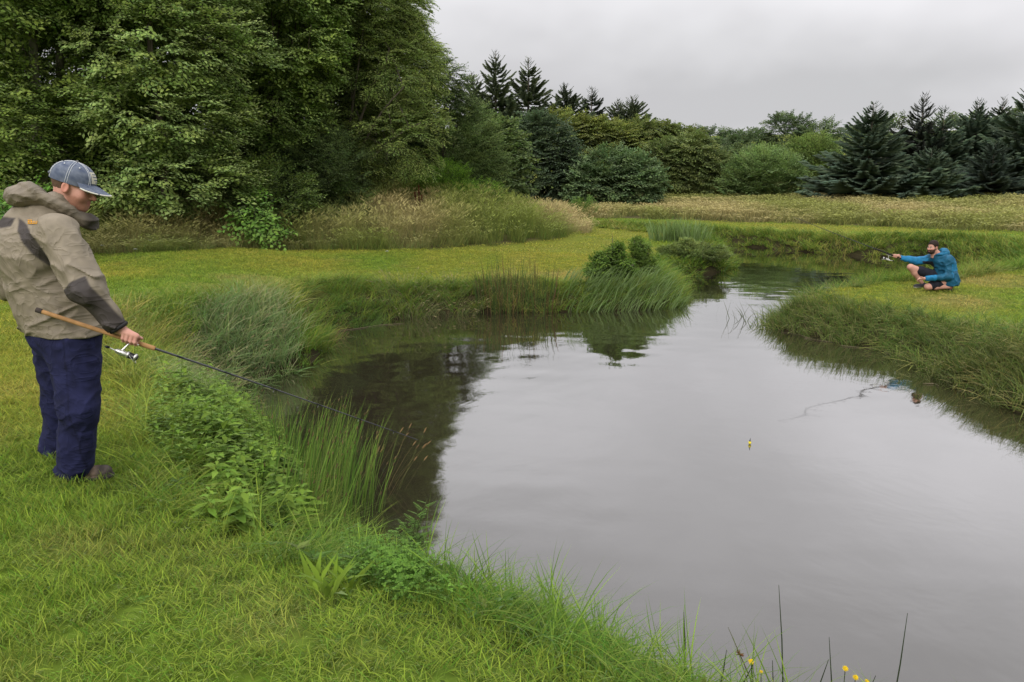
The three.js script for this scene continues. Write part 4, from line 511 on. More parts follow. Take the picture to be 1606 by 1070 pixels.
    mesh('shoe', meshField(F, V(a.x - 0.25, y0 - 0.02, a.z - 0.25), V(a.x + 0.32, y0 + 0.2, a.z + 0.2), 0.007, (p) => mulc(p.y < y0 + 0.027 ? [0.03, 0.027, 0.024] : mixc([0.14, 0.1, 0.075], [0.05, 0.04, 0.035], sstep(0.05, 0.09, Math.abs(p.x - a.x - 0.06))), 0.85 + 0.3 * noise3(p.x * 60, p.y * 60, p.z * 60))), shoeMat, man);
  }
  // the cap
  {
    const CR = V(0, 0.05, -0.012), rx = 0.093, ry = 0.1, rz = 0.118, denim = (p) => mulc(mixc([0.068, 0.085, 0.13], [0.15, 0.17, 0.215], clamp(0.35 + fbm(p.x * 55, p.y * 55, p.z * 55, 3))), 0.92 + 0.16 * rnd());
    const on = (th, ph, k = 1) => { const s = Math.sin(th), c = Math.cos(th); return V(CR.x + Math.sin(ph) * s * rx * k, CR.y - 0.012 + (Math.sign(c) * Math.abs(c) ** 0.85) * ry * k, CR.z + Math.cos(ph) * s * rz * k); };   // th from the top, ph from the front
    const b = new GB(), NT = 26, NP = 60, g0 = []; for (let i = 0; i <= NT; i++) for (let j = 0; j <= NP; j++) { const th = i / NT * 1.72, ph = j / NP * 6.2832, seam = Math.min(...[0.52, 1.57, 2.62, 3.67, 4.71, 5.76].map((a) => Math.abs(ph - a))), p = on(th, ph, 1 - 0.012 * Math.exp(-((seam / 0.03) ** 2)) + 0.008 * noise3(Math.cos(ph) * 3, th * 4, Math.sin(ph) * 3)); g0.push(b.v(p.x, p.y, p.z, denim(p))); } for (let i = 0; i < NT; i++) for (let j = 0; j < NP; j++) { const a = g0[i * (NP + 1) + j], c = g0[(i + 1) * (NP + 1) + j]; b.t(a, c, c + 1); b.t(a, c + 1, a + 1); }
    const fin = (g) => { g.applyMatrix4(HM); g.computeVertexNormals(); return g; }, cap = mesh('cap', fin(b.geo()), cottonMat, man);
    const bill = (s, t, o) => { const ph = s * 1.12, base = on(1.6, ph, 1.0), L = 0.085 * Math.sqrt(Math.max(0, 1 - (s * 0.97) ** 2)) + 0.004; return V(base.x * (1 + 0.1 * t), base.y + 0.006 - 0.3 * t * L + o - 0.2 * base.x * base.x / 0.08 * t, base.z + t * L * 1.0); };
    const br = new GB(), edge = []; for (const o of [0.002, -0.002]) { const id = []; for (let i = 0; i <= 24; i++) for (let j = 0; j <= 8; j++) { const p = bill(i / 12 - 1, j / 8, o); id.push(br.v(p.x, p.y, p.z, o > 0 ? denim(p) : [0.1, 0.11, 0.13])); } for (let i = 0; i < 24; i++) for (let j = 0; j < 8; j++) { const a = id[i * 9 + j]; br.t(a, a + 1, a + 10); br.t(a, a + 10, a + 9); } }
    for (let i = 0; i <= 32; i++) edge.push(bill(i / 16 - 1, 1, 0)); mesh('brim', fin(br.geo()), cottonMat, cap);
    const pi = new GB(); pi.tube(edge, 0.004, 6, [0.6, 0.58, 0.5]); mesh('piping', fin(pi.geo()), cottonMat, cap);
    const st = new GB(), W = [0.6, 0.62, 0.64]; for (const a of [0.52, 1.57, 2.62, 3.67, 4.71, 5.76]) for (const o of [-0.045, 0.045]) { const pts = []; for (let k = 0; k <= 14; k++) { const th = 0.08 + k / 14 * 1.6; pts.push(on(th, a + o / Math.max(0.25, Math.sin(th)), 1.008)); } st.tube(pts, 0.0011, 4, W); }
    for (const t of [0.3, 0.55, 0.8]) { const pts = []; for (let i = 2; i <= 22; i++) pts.push(bill(i / 12 - 1, t, 0.0025)); st.tube(pts, 0.0008, 4, [0.3, 0.33, 0.4]); } for (const ph of [1.05, 2.1, 4.2, 5.2]) { const p = on(0.75, ph, 1.01); st.tube([p, p.clone().multiplyScalar(1.02)], 0.004, 6, W); } mesh('stitching', fin(st.geo()), cottonMat, cap);
    const pa = new GB(), cell = (t0, t1, p0, p1, k, c) => { const q = [[t0, p0], [t0, p1], [t1, p1], [t1, p0]].map(([t, p]) => on(t, p, k)).map((p) => pa.v(p.x, p.y, p.z, c)); pa.t(q[0], q[2], q[1]); pa.t(q[0], q[3], q[2]); }; for (let i = 0; i < 6; i++) for (let j = 0; j < 8; j++) cell(0.85 + i * 0.105, 0.85 + (i + 1) * 0.105, -0.42 + j * 0.105, -0.42 + (j + 1) * 0.105, 1.016, [0.5, 0.47, 0.38]); for (const [t, a, e] of [[0.95, -0.3, 0.3], [1.1, -0.34, 0.1], [1.1, 0.18, 0.34], [1.26, -0.25, 0.3], [1.38, -0.1, 0.16]]) for (let j = 0; j < 4; j++) cell(t, t + 0.06, a + (e - a) * j / 4, a + (e - a) * (j + 0.8) / 4, 1.024, [0.14, 0.16, 0.2]); mesh('patch', fin(pa.geo()), cottonMat, cap);
    const bt = new THREE.SphereGeometry(0.008, 12, 8); bt.translate(0, on(0, 0).y + 0.002, CR.z); bt.setAttribute('color', new THREE.Float32BufferAttribute(new Float32Array(bt.attributes.position.count * 3).fill(0.12), 3)); bt.applyMatrix4(HM); mesh('button', bt, cottonMat, cap);
    const sp = new GB(), pts = []; for (let k = -6; k <= 6; k++) pts.push(on(1.55, Math.PI + k * 0.09, 1.02)); sp.tube(pts, 0.006, 6, [0.09, 0.1, 0.12]); mesh('strap', fin(sp.geo()), cottonMat, cap);
  }
  // ---- his rod
  makeRod('long fishing rod with cork handle in the hand of the capped person', foot, { butt, grip: A, gripEnd: J(243, 547, 0.055), tip: J(655, 690, -0.62), mid: J(430, 610.5, -0.2), d, n, u, cork: true, s: 1 });
}
function makeRod(label, base, { butt, grip, gripEnd, tip, mid, d, n, u, cork, s }) {
  const rod = thing('fishing_rod', label, 'fishing rod', base), b = new GB(), curve = new THREE.QuadraticBezierCurve3(gripEnd, mid.clone().multiplyScalar(2).sub(gripEnd.clone().add(tip).multiplyScalar(0.5)), tip), K = cork ? [0.36, 0.2, 0.085] : [0.02, 0.018, 0.016];
  const hp = [], hr = [], hc = []; for (let k = 0; k <= 30; k++) { hp.push(butt.clone().lerp(gripEnd, k / 30)); hr.push((0.0125 + 0.0012 * (k > 24 ? 1 : 0)) * s); hc.push(mulc(K, rr(0.8, 1.15))); } b.tube(hp, hr, 14, hc); const h = mesh('handle', b.geo(), cottonMat, rod);
  const c = new GB(); c.tube([butt.clone().addScaledVector(d, -0.012), butt.clone().addScaledVector(d, 0.02)], 0.0145 * s, 14, [0.05, 0.04, 0.035]); mesh('butt_cap', c.geo(), cottonMat, h);
  const bl = new GB(), pts = curve.getPoints(40); bl.tube(pts, pts.map((_, k) => lerp(0.0068, 0.0024, k / 40) * s), 8, [0.03, 0.03, 0.034]); mesh('blank', bl.geo(), plain_black, rod);
  for (const t of [0.12, 0.32, 0.5, 0.66, 0.8, 0.92]) { const g = new GB(), p = curve.getPoint(t), tg = curve.getTangent(t), r = lerp(0.012, 0.004, t) * s, cpt = p.clone().addScaledVector(u, -r - 0.006 * s), w = V().crossVectors(tg, u).normalize(), ring = []; for (let k = 0; k <= 12; k++) { const a = k / 12 * 6.283; ring.push(cpt.clone().addScaledVector(u, Math.cos(a) * r).addScaledVector(w, Math.sin(a) * r)); } g.tube(ring, 0.0011 * s, 5, [0.2, 0.2, 0.2], false); g.tube([p.clone().addScaledVector(tg, -0.012), cpt.clone().addScaledVector(u, r)], 0.0011 * s, 4, [0.2, 0.2, 0.2]); g.tube([p.clone().addScaledVector(tg, -0.02 * s), p.clone().addScaledVector(tg, 0.02 * s)], lerp(0.0072, 0.0024, t) * s, 8, [0.03, 0.03, 0.035]); mesh('ring_guide', g.geo(), plain_metal, rod); }
  // the reel under the handle
  const rs = s * 1.25, L = (a, e, f) => grip.clone().addScaledVector(d, a * rs).addScaledVector(n, e * rs).addScaledVector(u, f * rs), r = new GB(), AL = [0.62, 0.61, 0.58], DK = [0.03, 0.03, 0.032];
  r.tube([L(-0.035, 0, -0.017), L(0.045, 0, -0.017)], 0.0045 * s, 6, AL); r.tube([L(0.005, 0, -0.018), L(-0.004, 0.002, -0.04), L(-0.012, 0.002, -0.062)], [0.0055 * s, 0.005 * s, 0.009 * s], 8, AL); r.tube([L(-0.045, 0, -0.07), L(-0.035, 0, -0.072), L(-0.01, 0, -0.074), L(0.012, 0, -0.074)], [0.006, 0.014, 0.017, 0.013].map((x) => x * s), 12, AL); const re = mesh('reel', r.geo(), plain_metal, rod);
  const sp = new GB(); sp.tube([L(0.012, 0, -0.074), L(0.016, 0, -0.074), L(0.024, 0, -0.075), L(0.046, 0, -0.076), L(0.048, 0, -0.076), L(0.054, 0, -0.076), L(0.06, 0, -0.077)], [0.019, 0.021, 0.0185, 0.0175, 0.022, 0.022, 0.012].map((x) => x * s), 16, [AL, AL, DK, DK, AL, AL, DK]); mesh('spool', sp.geo(), plain_metal, re);
  const bw = new GB(), bp = []; for (let k = 0; k <= 12; k++) { const a = k / 12 * Math.PI; bp.push(L(0.03 + 0.03 * Math.sin(a), 0.029 * Math.cos(a), -0.076 - 0.024 * Math.sin(a))); } bw.tube(bp, 0.0016 * s, 5, AL); mesh('bail_arm', bw.geo(), plain_metal, re);
  const cr = new GB(); cr.tube([L(-0.012, 0.01, -0.074), L(-0.014, 0.034, -0.076), L(-0.04, 0.04, -0.07), L(-0.062, 0.042, -0.066)], [0.004, 0.004, 0.0035, 0.003].map((x) => x * s), 6, AL); mesh('crank', cr.geo(), plain_metal, re); const kb = new GB(); kb.tube([L(-0.06, 0.04, -0.066), L(-0.062, 0.055, -0.066), L(-0.063, 0.072, -0.066)], [0.006, 0.0085, 0.007].map((x) => x * s), 8, DK); mesh('knob', kb.geo(), cottonMat, re);
  return rod;
}

// ---------------------------------------------------------------- the squatting man in blue
reseed(71);
{
  const foot = hit(1464, 455), zf = foot.z, J = (px, py, dz) => atDepth(px, py, -(zf + dz)).sub(foot), man = thing('person', 'bearded person in bright blue jacket and black shorts squatting on the bank', 'person', foot);
  const TONE = [0.46, 0.25, 0.19], hd = J(1463, 388, 0.0), HM = frameOf(hd, V(-0.93, -0.12, 0.42), V(0.04, 1, 0), 1.02);
  const hip = J(1486, 440, 0), chest = J(1481, 414, -0.02), neck = J(1472, 400, -0.01), shF = J(1462, 406, -0.19), elF = J(1438, 410, -0.24), wrF = J(1411, 403.5, -0.24), shN = J(1487, 409, 0.15), elN = J(1488, 434, 0.22), wrN = J(1450, 437, 0.22), hipF = J(1478, 438, -0.1), knF = J(1428, 419, -0.12), anF = J(1447, 445, -0.14), hipN = J(1482, 441, 0.1), knN = J(1455, 450, 0.16), anN = J(1490, 450, 0.14);
  const A = J(1403.5, 402, -0.24), tip0 = J(1244, 340, -0.3), butt = J(1417, 406.5, -0.22), d = tip0.clone().sub(butt).normalize(), u = V(0, 1, 0).addScaledVector(d, -d.y).normalize(), n = V().crossVectors(u, d); if (n.z < 0) n.multiplyScalar(-1);
  const bodyF = (p) => { let x = rc(p, hip, chest, 0.14, 0.13); x = smin(x, rc(p, chest, neck, 0.11, 0.055), 0.06); for (const [a, b, c] of [[shF, elF, wrF], [shN, elN, wrN]]) { x = smin(x, rc(p, chest, a, 0.08, 0.055), 0.05); x = smin(x, rc(p, a, b, 0.05, 0.042), 0.03); x = smin(x, rc(p, b, c, 0.042, 0.028), 0.02); } for (const [a, b, c] of [[hipF, knF, anF], [hipN, knN, anN]]) { x = smin(x, rc(p, hip, a, 0.12, 0.09), 0.05); x = smin(x, rc(p, a, b, 0.085, 0.062), 0.04); x = smin(x, rc(p, b, b.clone().lerp(c, 0.35), 0.06, 0.062), 0.03); x = smin(x, rc(p, b.clone().lerp(c, 0.35), c, 0.062, 0.038), 0.03); } return smin(x, rc(p, neck, hd, 0.058, 0.05), 0.05); };
  const hand = (() => { const f = [[0, 0.012], [0.018, 0.004], [0.0, -0.01], [-0.012, -0.024]].map(([y, z], i) => { const o = wrN.clone().add(V(-0.085, y * 0.6 - 0.004, z)); return [[o, o.clone().add(V(-0.04, -0.006 - 0.01 * i, z * 0.3)), o.clone().add(V(-0.065 + 0.012 * i, -0.022 - 0.012 * i, z * 0.3))], [0.011, 0.0095, 0.008]]; }); f.push([[wrN.clone().add(V(-0.03, 0.015, 0.02)), wrN.clone().add(V(-0.065, 0.03, 0.03)), wrN.clone().add(V(-0.095, 0.034, 0.026))], [0.013, 0.011, 0.009]]); const F = (p) => { let x = rc(p, wrN, wrN.clone().add(V(-0.08, 0, -0.004)), 0.03, 0.032); for (const [a, r] of f) x = smin(x, chain(p, a, r), 0.006); return x; }; return meshField(F, wrN.clone().add(V(-0.22, -0.12, -0.1)), wrN.clone().add(V(0.06, 0.09, 0.1)), 0.0055, (p) => skinTone(TONE, p, 40)); })();
  mesh('body', union(meshField(bodyF, V(-0.95, -0.1, -0.5), V(0.65, 1.1, 0.5), 0.013, (p) => skinTone(TONE, p, 25)), headGeo(HM, TONE, [0.035, 0.018, 0.011], 0.96, -0.02, 0.006), gripHand(A, d, n, u, wrF, 0.012, TONE, 0.006, 1.1), hand), skinMat, man);
  mesh('hair', meshField((q) => Math.max(ell(q, V(0, 0.042, -0.02), 0.087, 0.103, 0.112) + 0.004 * noise3(q.x * 120, q.y * 80, q.z * 120), -(q.y - lerp(-0.08, 0.072, sstep(-0.03, 0.075, q.z)) - 0.1 * Math.max(0, -q.z - 0.04)), -(Math.hypot(Math.abs(q.x) - 0.088, q.y + 0.006, q.z + 0.004) - 0.028)), V(-0.11, -0.12, -0.16), V(0.11, 0.18, 0.12), 0.007, () => mulc([0.022, 0.012, 0.008], 0.5 + 0.7 * rnd()), (p) => p.applyMatrix4(HM)), hairMat, man);
  mesh('beard', meshField((q) => Math.max(smin(ell(q, V(0, -0.075, 0.05), 0.068, 0.055, 0.062), ell(q, V(0, -0.05, 0.095), 0.032, 0.012, 0.018), 0.01) + 0.003 * noise3(q.x * 130, q.y * 130, q.z * 130), -(Math.hypot(q.x, (q.y + 0.061) * 2.2, q.z - 0.12) - 0.03)), V(-0.1, -0.16, -0.03), V(0.1, -0.02, 0.14), 0.006, () => mulc([0.035, 0.019, 0.012], 0.7 + 0.7 * rnd()), (p) => p.applyMatrix4(HM)), hairMat, man);
  const hemY = J(1490, 444, 0).y, sl = (p, a, b, c, k) => smin(rc(p, a, b, 0.095 * k, 0.078 * k), rc(p, b, c, 0.078 * k, 0.052 * k), 0.04), tor = (p) => { let x = smin(rc(p, hip, chest, 0.23, 0.19), rc(p, chest, neck, 0.16, 0.1), 0.12); x = smin(x, rc(p, shF, shN, 0.1, 0.11), 0.1); return x; };
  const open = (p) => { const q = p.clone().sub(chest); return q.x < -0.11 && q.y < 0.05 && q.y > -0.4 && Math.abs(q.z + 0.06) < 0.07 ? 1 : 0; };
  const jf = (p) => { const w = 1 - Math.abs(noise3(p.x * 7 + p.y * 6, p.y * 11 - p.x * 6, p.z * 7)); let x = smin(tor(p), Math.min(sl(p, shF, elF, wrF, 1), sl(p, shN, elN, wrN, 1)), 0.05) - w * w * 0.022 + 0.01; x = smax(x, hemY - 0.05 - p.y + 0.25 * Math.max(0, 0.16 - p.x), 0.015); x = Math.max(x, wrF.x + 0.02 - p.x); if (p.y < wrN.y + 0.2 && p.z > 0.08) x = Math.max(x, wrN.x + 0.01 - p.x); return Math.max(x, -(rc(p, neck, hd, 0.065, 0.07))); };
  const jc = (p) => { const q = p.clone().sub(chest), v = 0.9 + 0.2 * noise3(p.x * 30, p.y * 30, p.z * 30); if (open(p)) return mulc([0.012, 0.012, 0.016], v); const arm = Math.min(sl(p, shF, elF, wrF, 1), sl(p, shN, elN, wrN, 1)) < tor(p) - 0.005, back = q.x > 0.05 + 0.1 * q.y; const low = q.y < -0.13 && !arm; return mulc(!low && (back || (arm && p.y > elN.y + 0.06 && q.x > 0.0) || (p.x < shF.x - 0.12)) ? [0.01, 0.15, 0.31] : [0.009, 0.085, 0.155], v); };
  mesh('jacket', meshField(jf, V(-0.95, -0.05, -0.5), V(0.65, 1.0, 0.5), 0.012, jc), nylonMat, man);
  mesh('hood', meshField((p) => { const c = neck.clone().add(V(0.1, 0.04, 0)), w = 1 - Math.abs(noise3(p.x * 14, p.y * 18, p.z * 14)); let x = smin(ell(p, c, 0.1, 0.1, 0.13), ell(p, neck.clone().add(V(0.0, 0.02, 0)), 0.13, 0.05, 0.14), 0.04) - w * w * 0.02 + 0.008; return smax(x, -rc(p, neck, hd.clone().add(V(-0.03, 0, 0)), 0.09, 0.1), 0.02); }, V(-0.3, 0.4, -0.4), V(0.5, 1.05, 0.4), 0.011, (p) => mulc([0.008, 0.12, 0.23], 0.9 + 0.2 * noise3(p.x * 30, p.y * 30, p.z * 30))), nylonMat, man);
  const sh = (p) => { let x = smin(rc(p, hip, hipF.clone().lerp(knF, 0.72), 0.15, 0.092), rc(p, hip.clone().add(V(0, -0.02, 0)), hipN.clone().lerp(knN, 0.74), 0.15, 0.095), 0.06); const w = noise3(p.x * 9, p.y * 9, p.z * 9); x -= 0.008 * w; return x; };
  mesh('shorts', meshField(sh, V(-0.6, -0.1, -0.4), V(0.6, 0.7, 0.45), 0.011, (p) => mulc([0.014, 0.015, 0.022], 0.85 + 0.4 * noise3(p.x * 25, p.y * 25, p.z * 25))), cottonMat, man);
  for (const [a, toe, sole] of [[anF, V(-0.15, -0.05, 0.02), V(0, -1, 0)], [anN, V(0.02, -0.05, -0.02), V(1, 0, 0)]]) { const near = a === anN, h = a.clone().add(near ? V(0.03, 0.05, 0) : V(0.05, -0.03, 0)), t = a.clone().add(toe), F = (p) => smin(rc(p, h, t, 0.045, 0.042), rc(p, a, h, 0.04, 0.044), 0.02); mesh('shoe', meshField(F, a.clone().add(V(-0.28, -0.16, -0.16)), a.clone().add(V(0.24, 0.18, 0.16)), 0.009, (p) => { const s = p.clone().sub(h).dot(sole); return mulc(s > 0.03 ? [0.6, 0.58, 0.55] : near && Math.abs(p.z - a.z) > 0.025 && rnd() < 0.5 ? [0.4, 0.12, 0.06] : [0.04, 0.04, 0.045], 0.9 + 0.2 * rnd()); }), shoeMat, man); }
  makeRod('short dark fishing rod pointed over the water by the squatting person', foot, { butt, grip: A.clone().addScaledVector(d, 0.12), gripEnd: J(1372, 390, -0.25), tip: tip0, mid: J(1308, 365.5, -0.28), d, n, u, cork: false, s: 1.25 });
}

// ---------------------------------------------------------------- plants one can tell apart, and small things
reseed(81);
const ground = (px, py) => { const p = hit(px, py); return p; };
function clump(name, label, cat, at, { n, r, h, w, a0, a1, segs = 4, cols, az, group, part = 'blades', heads }) { // a tussock of blades or stems, with seed heads
  const root = thing(name, label, cat, at, group), b = new GB(), hd = new GB();
  for (let k = 0; k < n; k++) {
    const q = Math.sqrt(rnd()) * r, t = rnd() * 6.283, x = Math.cos(t) * q, z = Math.sin(t) * q, H = rr(...h), a = (az === undefined ? t + rr(-0.6, 0.6) : az + rr(-0.8, 0.8)), c = mulc(pick(cols), rr(0.75, 1.25)), A0 = rr(...a0), A1 = rr(...a1), y = groundAt(at.x + x, at.z + z) - at.y - 0.02;
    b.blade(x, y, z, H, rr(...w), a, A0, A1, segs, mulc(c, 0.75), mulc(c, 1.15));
    if (heads && rnd() < heads.share) { let X = x, Y = y, Z = z; const f = heads.at ?? 0.86; for (let s = 0; s < 20; s++) { const A = lerp(A0, A1, (s + 0.5) / 20 * f); X += Math.cos(a) * Math.sin(A) * H * f / 20; Z += Math.sin(a) * Math.sin(A) * H * f / 20; Y += Math.cos(A) * H * f / 20; } const A = lerp(A0, A1, f), d = V(Math.cos(a) * Math.sin(A), Math.cos(A), Math.sin(a) * Math.sin(A)), o = V(X, Y, Z); hd.tube([o, o.clone().addScaledVector(d, heads.len * 0.5), o.clone().addScaledVector(d, heads.len)], [heads.r * 0.5, heads.r, heads.r * 0.3], 5, mulc(heads.c, rr(0.7, 1.3))); }
  }
  mesh(part, b.geo(), grassMat, root).userData.kind = 'stuff'; if (hd.p.length) mesh('seed_heads', hd.geo(), grassMat, root).userData.kind = 'stuff'; return root;
}
const RUSH = [[0.09, 0.18, 0.026], [0.13, 0.23, 0.032], [0.19, 0.26, 0.05]], SEDGE = [[0.160, 0.239, 0.072], [0.203, 0.283, 0.109], [0.131, 0.203, 0.051]], DRY = [[0.24, 0.17, 0.075], [0.19, 0.13, 0.06], [0.12, 0.14, 0.035]];
// soft rushes on the near bank
[[455, 745, 0.85, 'upright green rush clump nearest the nettles on the near bank'], [500, 770, 0.95, 'tall rush clump in the middle of the near bank rushes'], [545, 800, 0.9, 'rush clump leaning over the brown water beside the fern like plant'], [480, 822, 0.8, 'lowest rush clump standing above the broad bright leaves'], [420, 700, 0.6, 'thin rush clump under the middle of the long rod'], [530, 735, 0.95, 'rush clump with brown tips reaching out under the rod']].forEach(([px, py, h, l], i) => clump('rush_clump', l, 'rushes', ground(px, py), { n: 120, r: 0.32, h: [h * 0.35, h * 1.15], w: [0.008, 0.012], a0: [0, 0.2], a1: [0.12, 0.65], segs: 4, cols: RUSH, az: i > 0 ? -0.35 : undefined, heads: { share: 0.3, len: 0.035, r: 0.006, c: [0.17, 0.13, 0.05], at: 0.84 }, group: 'soft rushes on the near bank' }));
clump('rush_clump', 'sparse dry straw coloured rushes leaning out over the water below the rod tip', 'rushes', ground(575, 770), { n: 26, r: 0.3, h: [0.6, 1.05], w: [0.004, 0.006], a0: [0.25, 0.5], a1: [0.5, 0.95], cols: [[0.2, 0.16, 0.06], [0.16, 0.15, 0.05], [0.11, 0.13, 0.035]], az: -0.3, heads: { share: 0.6, len: 0.06, r: 0.007, c: [0.26, 0.17, 0.07], at: 0.9 } });
// grass tussocks on the banks
[[488, 512, 0.55, 0.55, 'big rounded tussock with a brown side at the corner of the left bank', [[0.135, 0.189, 0.047], [0.270, 0.176, 0.081], [0.162, 0.216, 0.061]]], [560, 497, 0.5, 0.45, 'dark green tussock right of the rounded tussock', [[0.098, 0.182, 0.035], [0.126, 0.210, 0.042]]], [640, 478, 0.75, 0.6, 'tall tussock with pale seed heads hanging over the middle of the left bank', [[0.168, 0.210, 0.070], [0.266, 0.238, 0.112], [0.112, 0.182, 0.042]]], [710, 472, 0.6, 0.6, 'tussock with drooping pale stalks right of the tall seedy tussock', [[0.140, 0.182, 0.056], [0.280, 0.238, 0.112], [0.098, 0.154, 0.035]]], [350, 540, 0.42, 0.5, 'pale silvery soft grass tussock right behind the rod handle', [[0.225, 0.300, 0.128], [0.180, 0.270, 0.090]]], [392, 515, 0.5, 0.5, 'pale silvery soft grass tussock above the corner of the bank', [[0.225, 0.300, 0.128], [0.180, 0.270, 0.090]]], [330, 600, 0.38, 0.5, 'pale soft grass tussock between the rod and the nettles', [[0.195, 0.285, 0.090], [0.165, 0.255, 0.060]]]].forEach(([px, py, h, r, l, cols]) => clump('grass_tussock', l, 'tussock', ground(px, py), { n: 420, r, h: [h * 0.5, h * 1.1], w: [0.006, 0.011], a0: [0.1, 0.6], a1: [0.9, 2.1], segs: 5, cols, group: 'grass tussocks on the left bank', heads: l.includes('pale s') || l.includes('seed') ? { share: 0.12, len: 0.08, r: 0.01, c: [0.28, 0.25, 0.12] } : undefined }));
// upright rushes on the middle of the left bank
[[772, 478, 'dark upright rush tuft on the middle left bank'], [800, 476, 'second dark upright rush tuft left of the pond shrub'], [848, 480, 'low rush tuft with reddish base left of the pale sedge']].forEach(([px, py, l]) => clump('rush_clump', l, 'rushes', ground(px, py), { n: 150, r: 0.4, h: [0.45, 1.0], w: [0.011, 0.018], a0: [0, 0.15], a1: [0.05, 0.4], segs: 3, cols: [[0.055, 0.1, 0.02], [0.08, 0.12, 0.03], [0.14, 0.09, 0.04]], group: 'rush tufts on the left bank' }));
// pale sedge at the tip of the left bank
[[915, 482, 'pale sedge clump at the left of the pond shrub'], [955, 484, 'pale sedge clump right under the pond shrub'], [1000, 481, 'pale sedge clump arching right of the pond shrub'], [1040, 476, 'pale sedge clump at the very tip of the left bank']].forEach(([px, py, l]) => clump('sedge_clump', l, 'sedge', ground(px, py).add(V(0, 0, -0.2)), { n: 230, r: 0.6, h: [0.32, 0.72], w: [0.014, 0.024], a0: [0, 0.3], a1: [0.5, 1.7], segs: 5, cols: SEDGE, az: 0.2, group: 'pale sedges at the tip of the left bank' }));
[[1042, 376], [1066, 377], [1088, 379]].forEach(([px, py], i) => clump('sedge_clump', ['left one of the three pale reed clumps on the far bank', 'middle one of the three pale reed clumps on the far bank', 'right one of the three pale reed clumps on the far bank'][i], 'reeds', ground(px, py), { n: 150, r: 0.6, h: [0.5, 1.0], w: [0.03, 0.045], a0: [0, 0.2], a1: [0.2, 0.9], segs: 4, cols: SEDGE, group: 'pale reeds on the far bank' }));
[[1240, 480], [1290, 500], [1340, 515], [1225, 500]].forEach(([px, py], i) => clump('sedge_clump', ['sedge clump at the back of the right bank tip', 'long leaved sedge clump in the middle of the right bank', 'long leaved sedge clump below the squatting person', 'sedge clump at the very tip of the right bank'][i], 'sedge', ground(px, py), { n: 240, r: 0.55, h: [0.26, 0.52], w: [0.009, 0.016], a0: [0.1, 0.4], a1: [0.7, 1.7], segs: 5, cols: [[0.156, 0.215, 0.052], [0.130, 0.195, 0.039], [0.234, 0.234, 0.091]], az: 2.6, group: 'sedges on the right bank' }));
[[1440, 560], [1500, 580], [1560, 590], [1600, 610], [1530, 560], [1590, 570]].forEach(([px, py], i) => clump('grass_tussock', ['long combed grass tussock left of the right bank hollow', 'long combed grass tussock hanging over the right bank water', 'long combed grass tussock right of the bank hollow', 'long combed grass tussock cut by the right edge of the picture', 'upper combed grass tussock on the right bank slope', 'upper combed grass tussock by the right edge of the picture'][i], 'tussock', ground(px, py), { n: 330, r: 0.5, h: [0.28, 0.58], w: [0.006, 0.011], a0: [0.4, 0.9], a1: [1.1, 1.75], segs: 5, cols: [[0.156, 0.195, 0.052], [0.208, 0.234, 0.078], [0.104, 0.156, 0.033]], az: 2.3, group: 'combed grass on the right bank' }));
// emergent reeds by the tip of the right bank
[[1150, 500], [1172, 507], [1192, 500]].forEach(([px, py], i) => { const at = onPlane(px, py, -0.02), root = thing('reed', ['leftmost few bent reeds standing in the open water', 'few upright reeds in open water left of the right bank', 'reeds in the water close to the right bank tip'][i], 'reeds', at, 'sparse reeds standing in the water'), _ = 0; for (let k = 0; k < 9; k++) { const a = rr(2.2, 4.0), b = new GB(); b.blade(rr(-0.4, 0.4), 0, rr(-0.25, 0.25), rr(0.2, 0.55), 0.012, rnd() < 0.7 ? a : rnd() * 6, rr(0.05, 0.5), rr(0.3, 1.8), 5, [0.06, 0.085, 0.02], [0.09, 0.11, 0.03]); mesh('blade', b.geo(), grassMat, root); } });
// shrubs on the banks
broadTree('shrub', 'dark leafy young alder shrub at the tip of the left bank', 'shrub', 962, 18.6, { lobes: [[0, 0.5, 0, 0.5, 0.45, 0.45], [-0.35, 0.3, 0.1, 0.35, 0.32, 0.35], [0.3, 0.35, 0.1, 0.35, 0.35, 0.35], [0.05, 0.85, 0, 0.3, 0.24, 0.26], [-0.3, 0.65, 0, 0.22, 0.22, 0.2]], kind: 'small', count: 560, col: [0.11, 0.19, 0.026], trunk: [[0, 0, 0, 1.2, 0, 0.015]], r: 0.012, opt: { gap: 0.05, up: 0.4, freq: 3, back: 0.8 } });
broadTree('shrub', 'smaller leafy shrub behind the dark young alder shrub', 'shrub', 1008, 19.6, { lobes: [[0, 0.55, 0, 0.35, 0.45, 0.35], [0.15, 0.3, 0, 0.4, 0.32, 0.35], [-0.1, 0.9, 0, 0.2, 0.2, 0.2]], kind: 'small', count: 300, col: [0.12, 0.195, 0.03], trunk: [[0, 0, 0, 1.0, 0, 0.012]], opt: { gap: 0.05, up: 0.5, freq: 3, back: 0.8 } });
broadTree('low_bush', 'low rounded pale green bush on the second spit of the left bank', 'bush', 1090, 25.2, { lobes: [[0, 0.2, 0, 0.9, 0.42, 0.8], [0.7, 0.12, 0.1, 0.6, 0.36, 0.6], [-0.6, 0.2, 0, 0.6, 0.34, 0.6], [-0.2, 0.5, 0, 0.35, 0.2, 0.3]], kind: 'small', count: 800, col: [0.17, 0.23, 0.06], opt: { gap: 0, up: 0.6, freq: 2, back: 0.8 } });
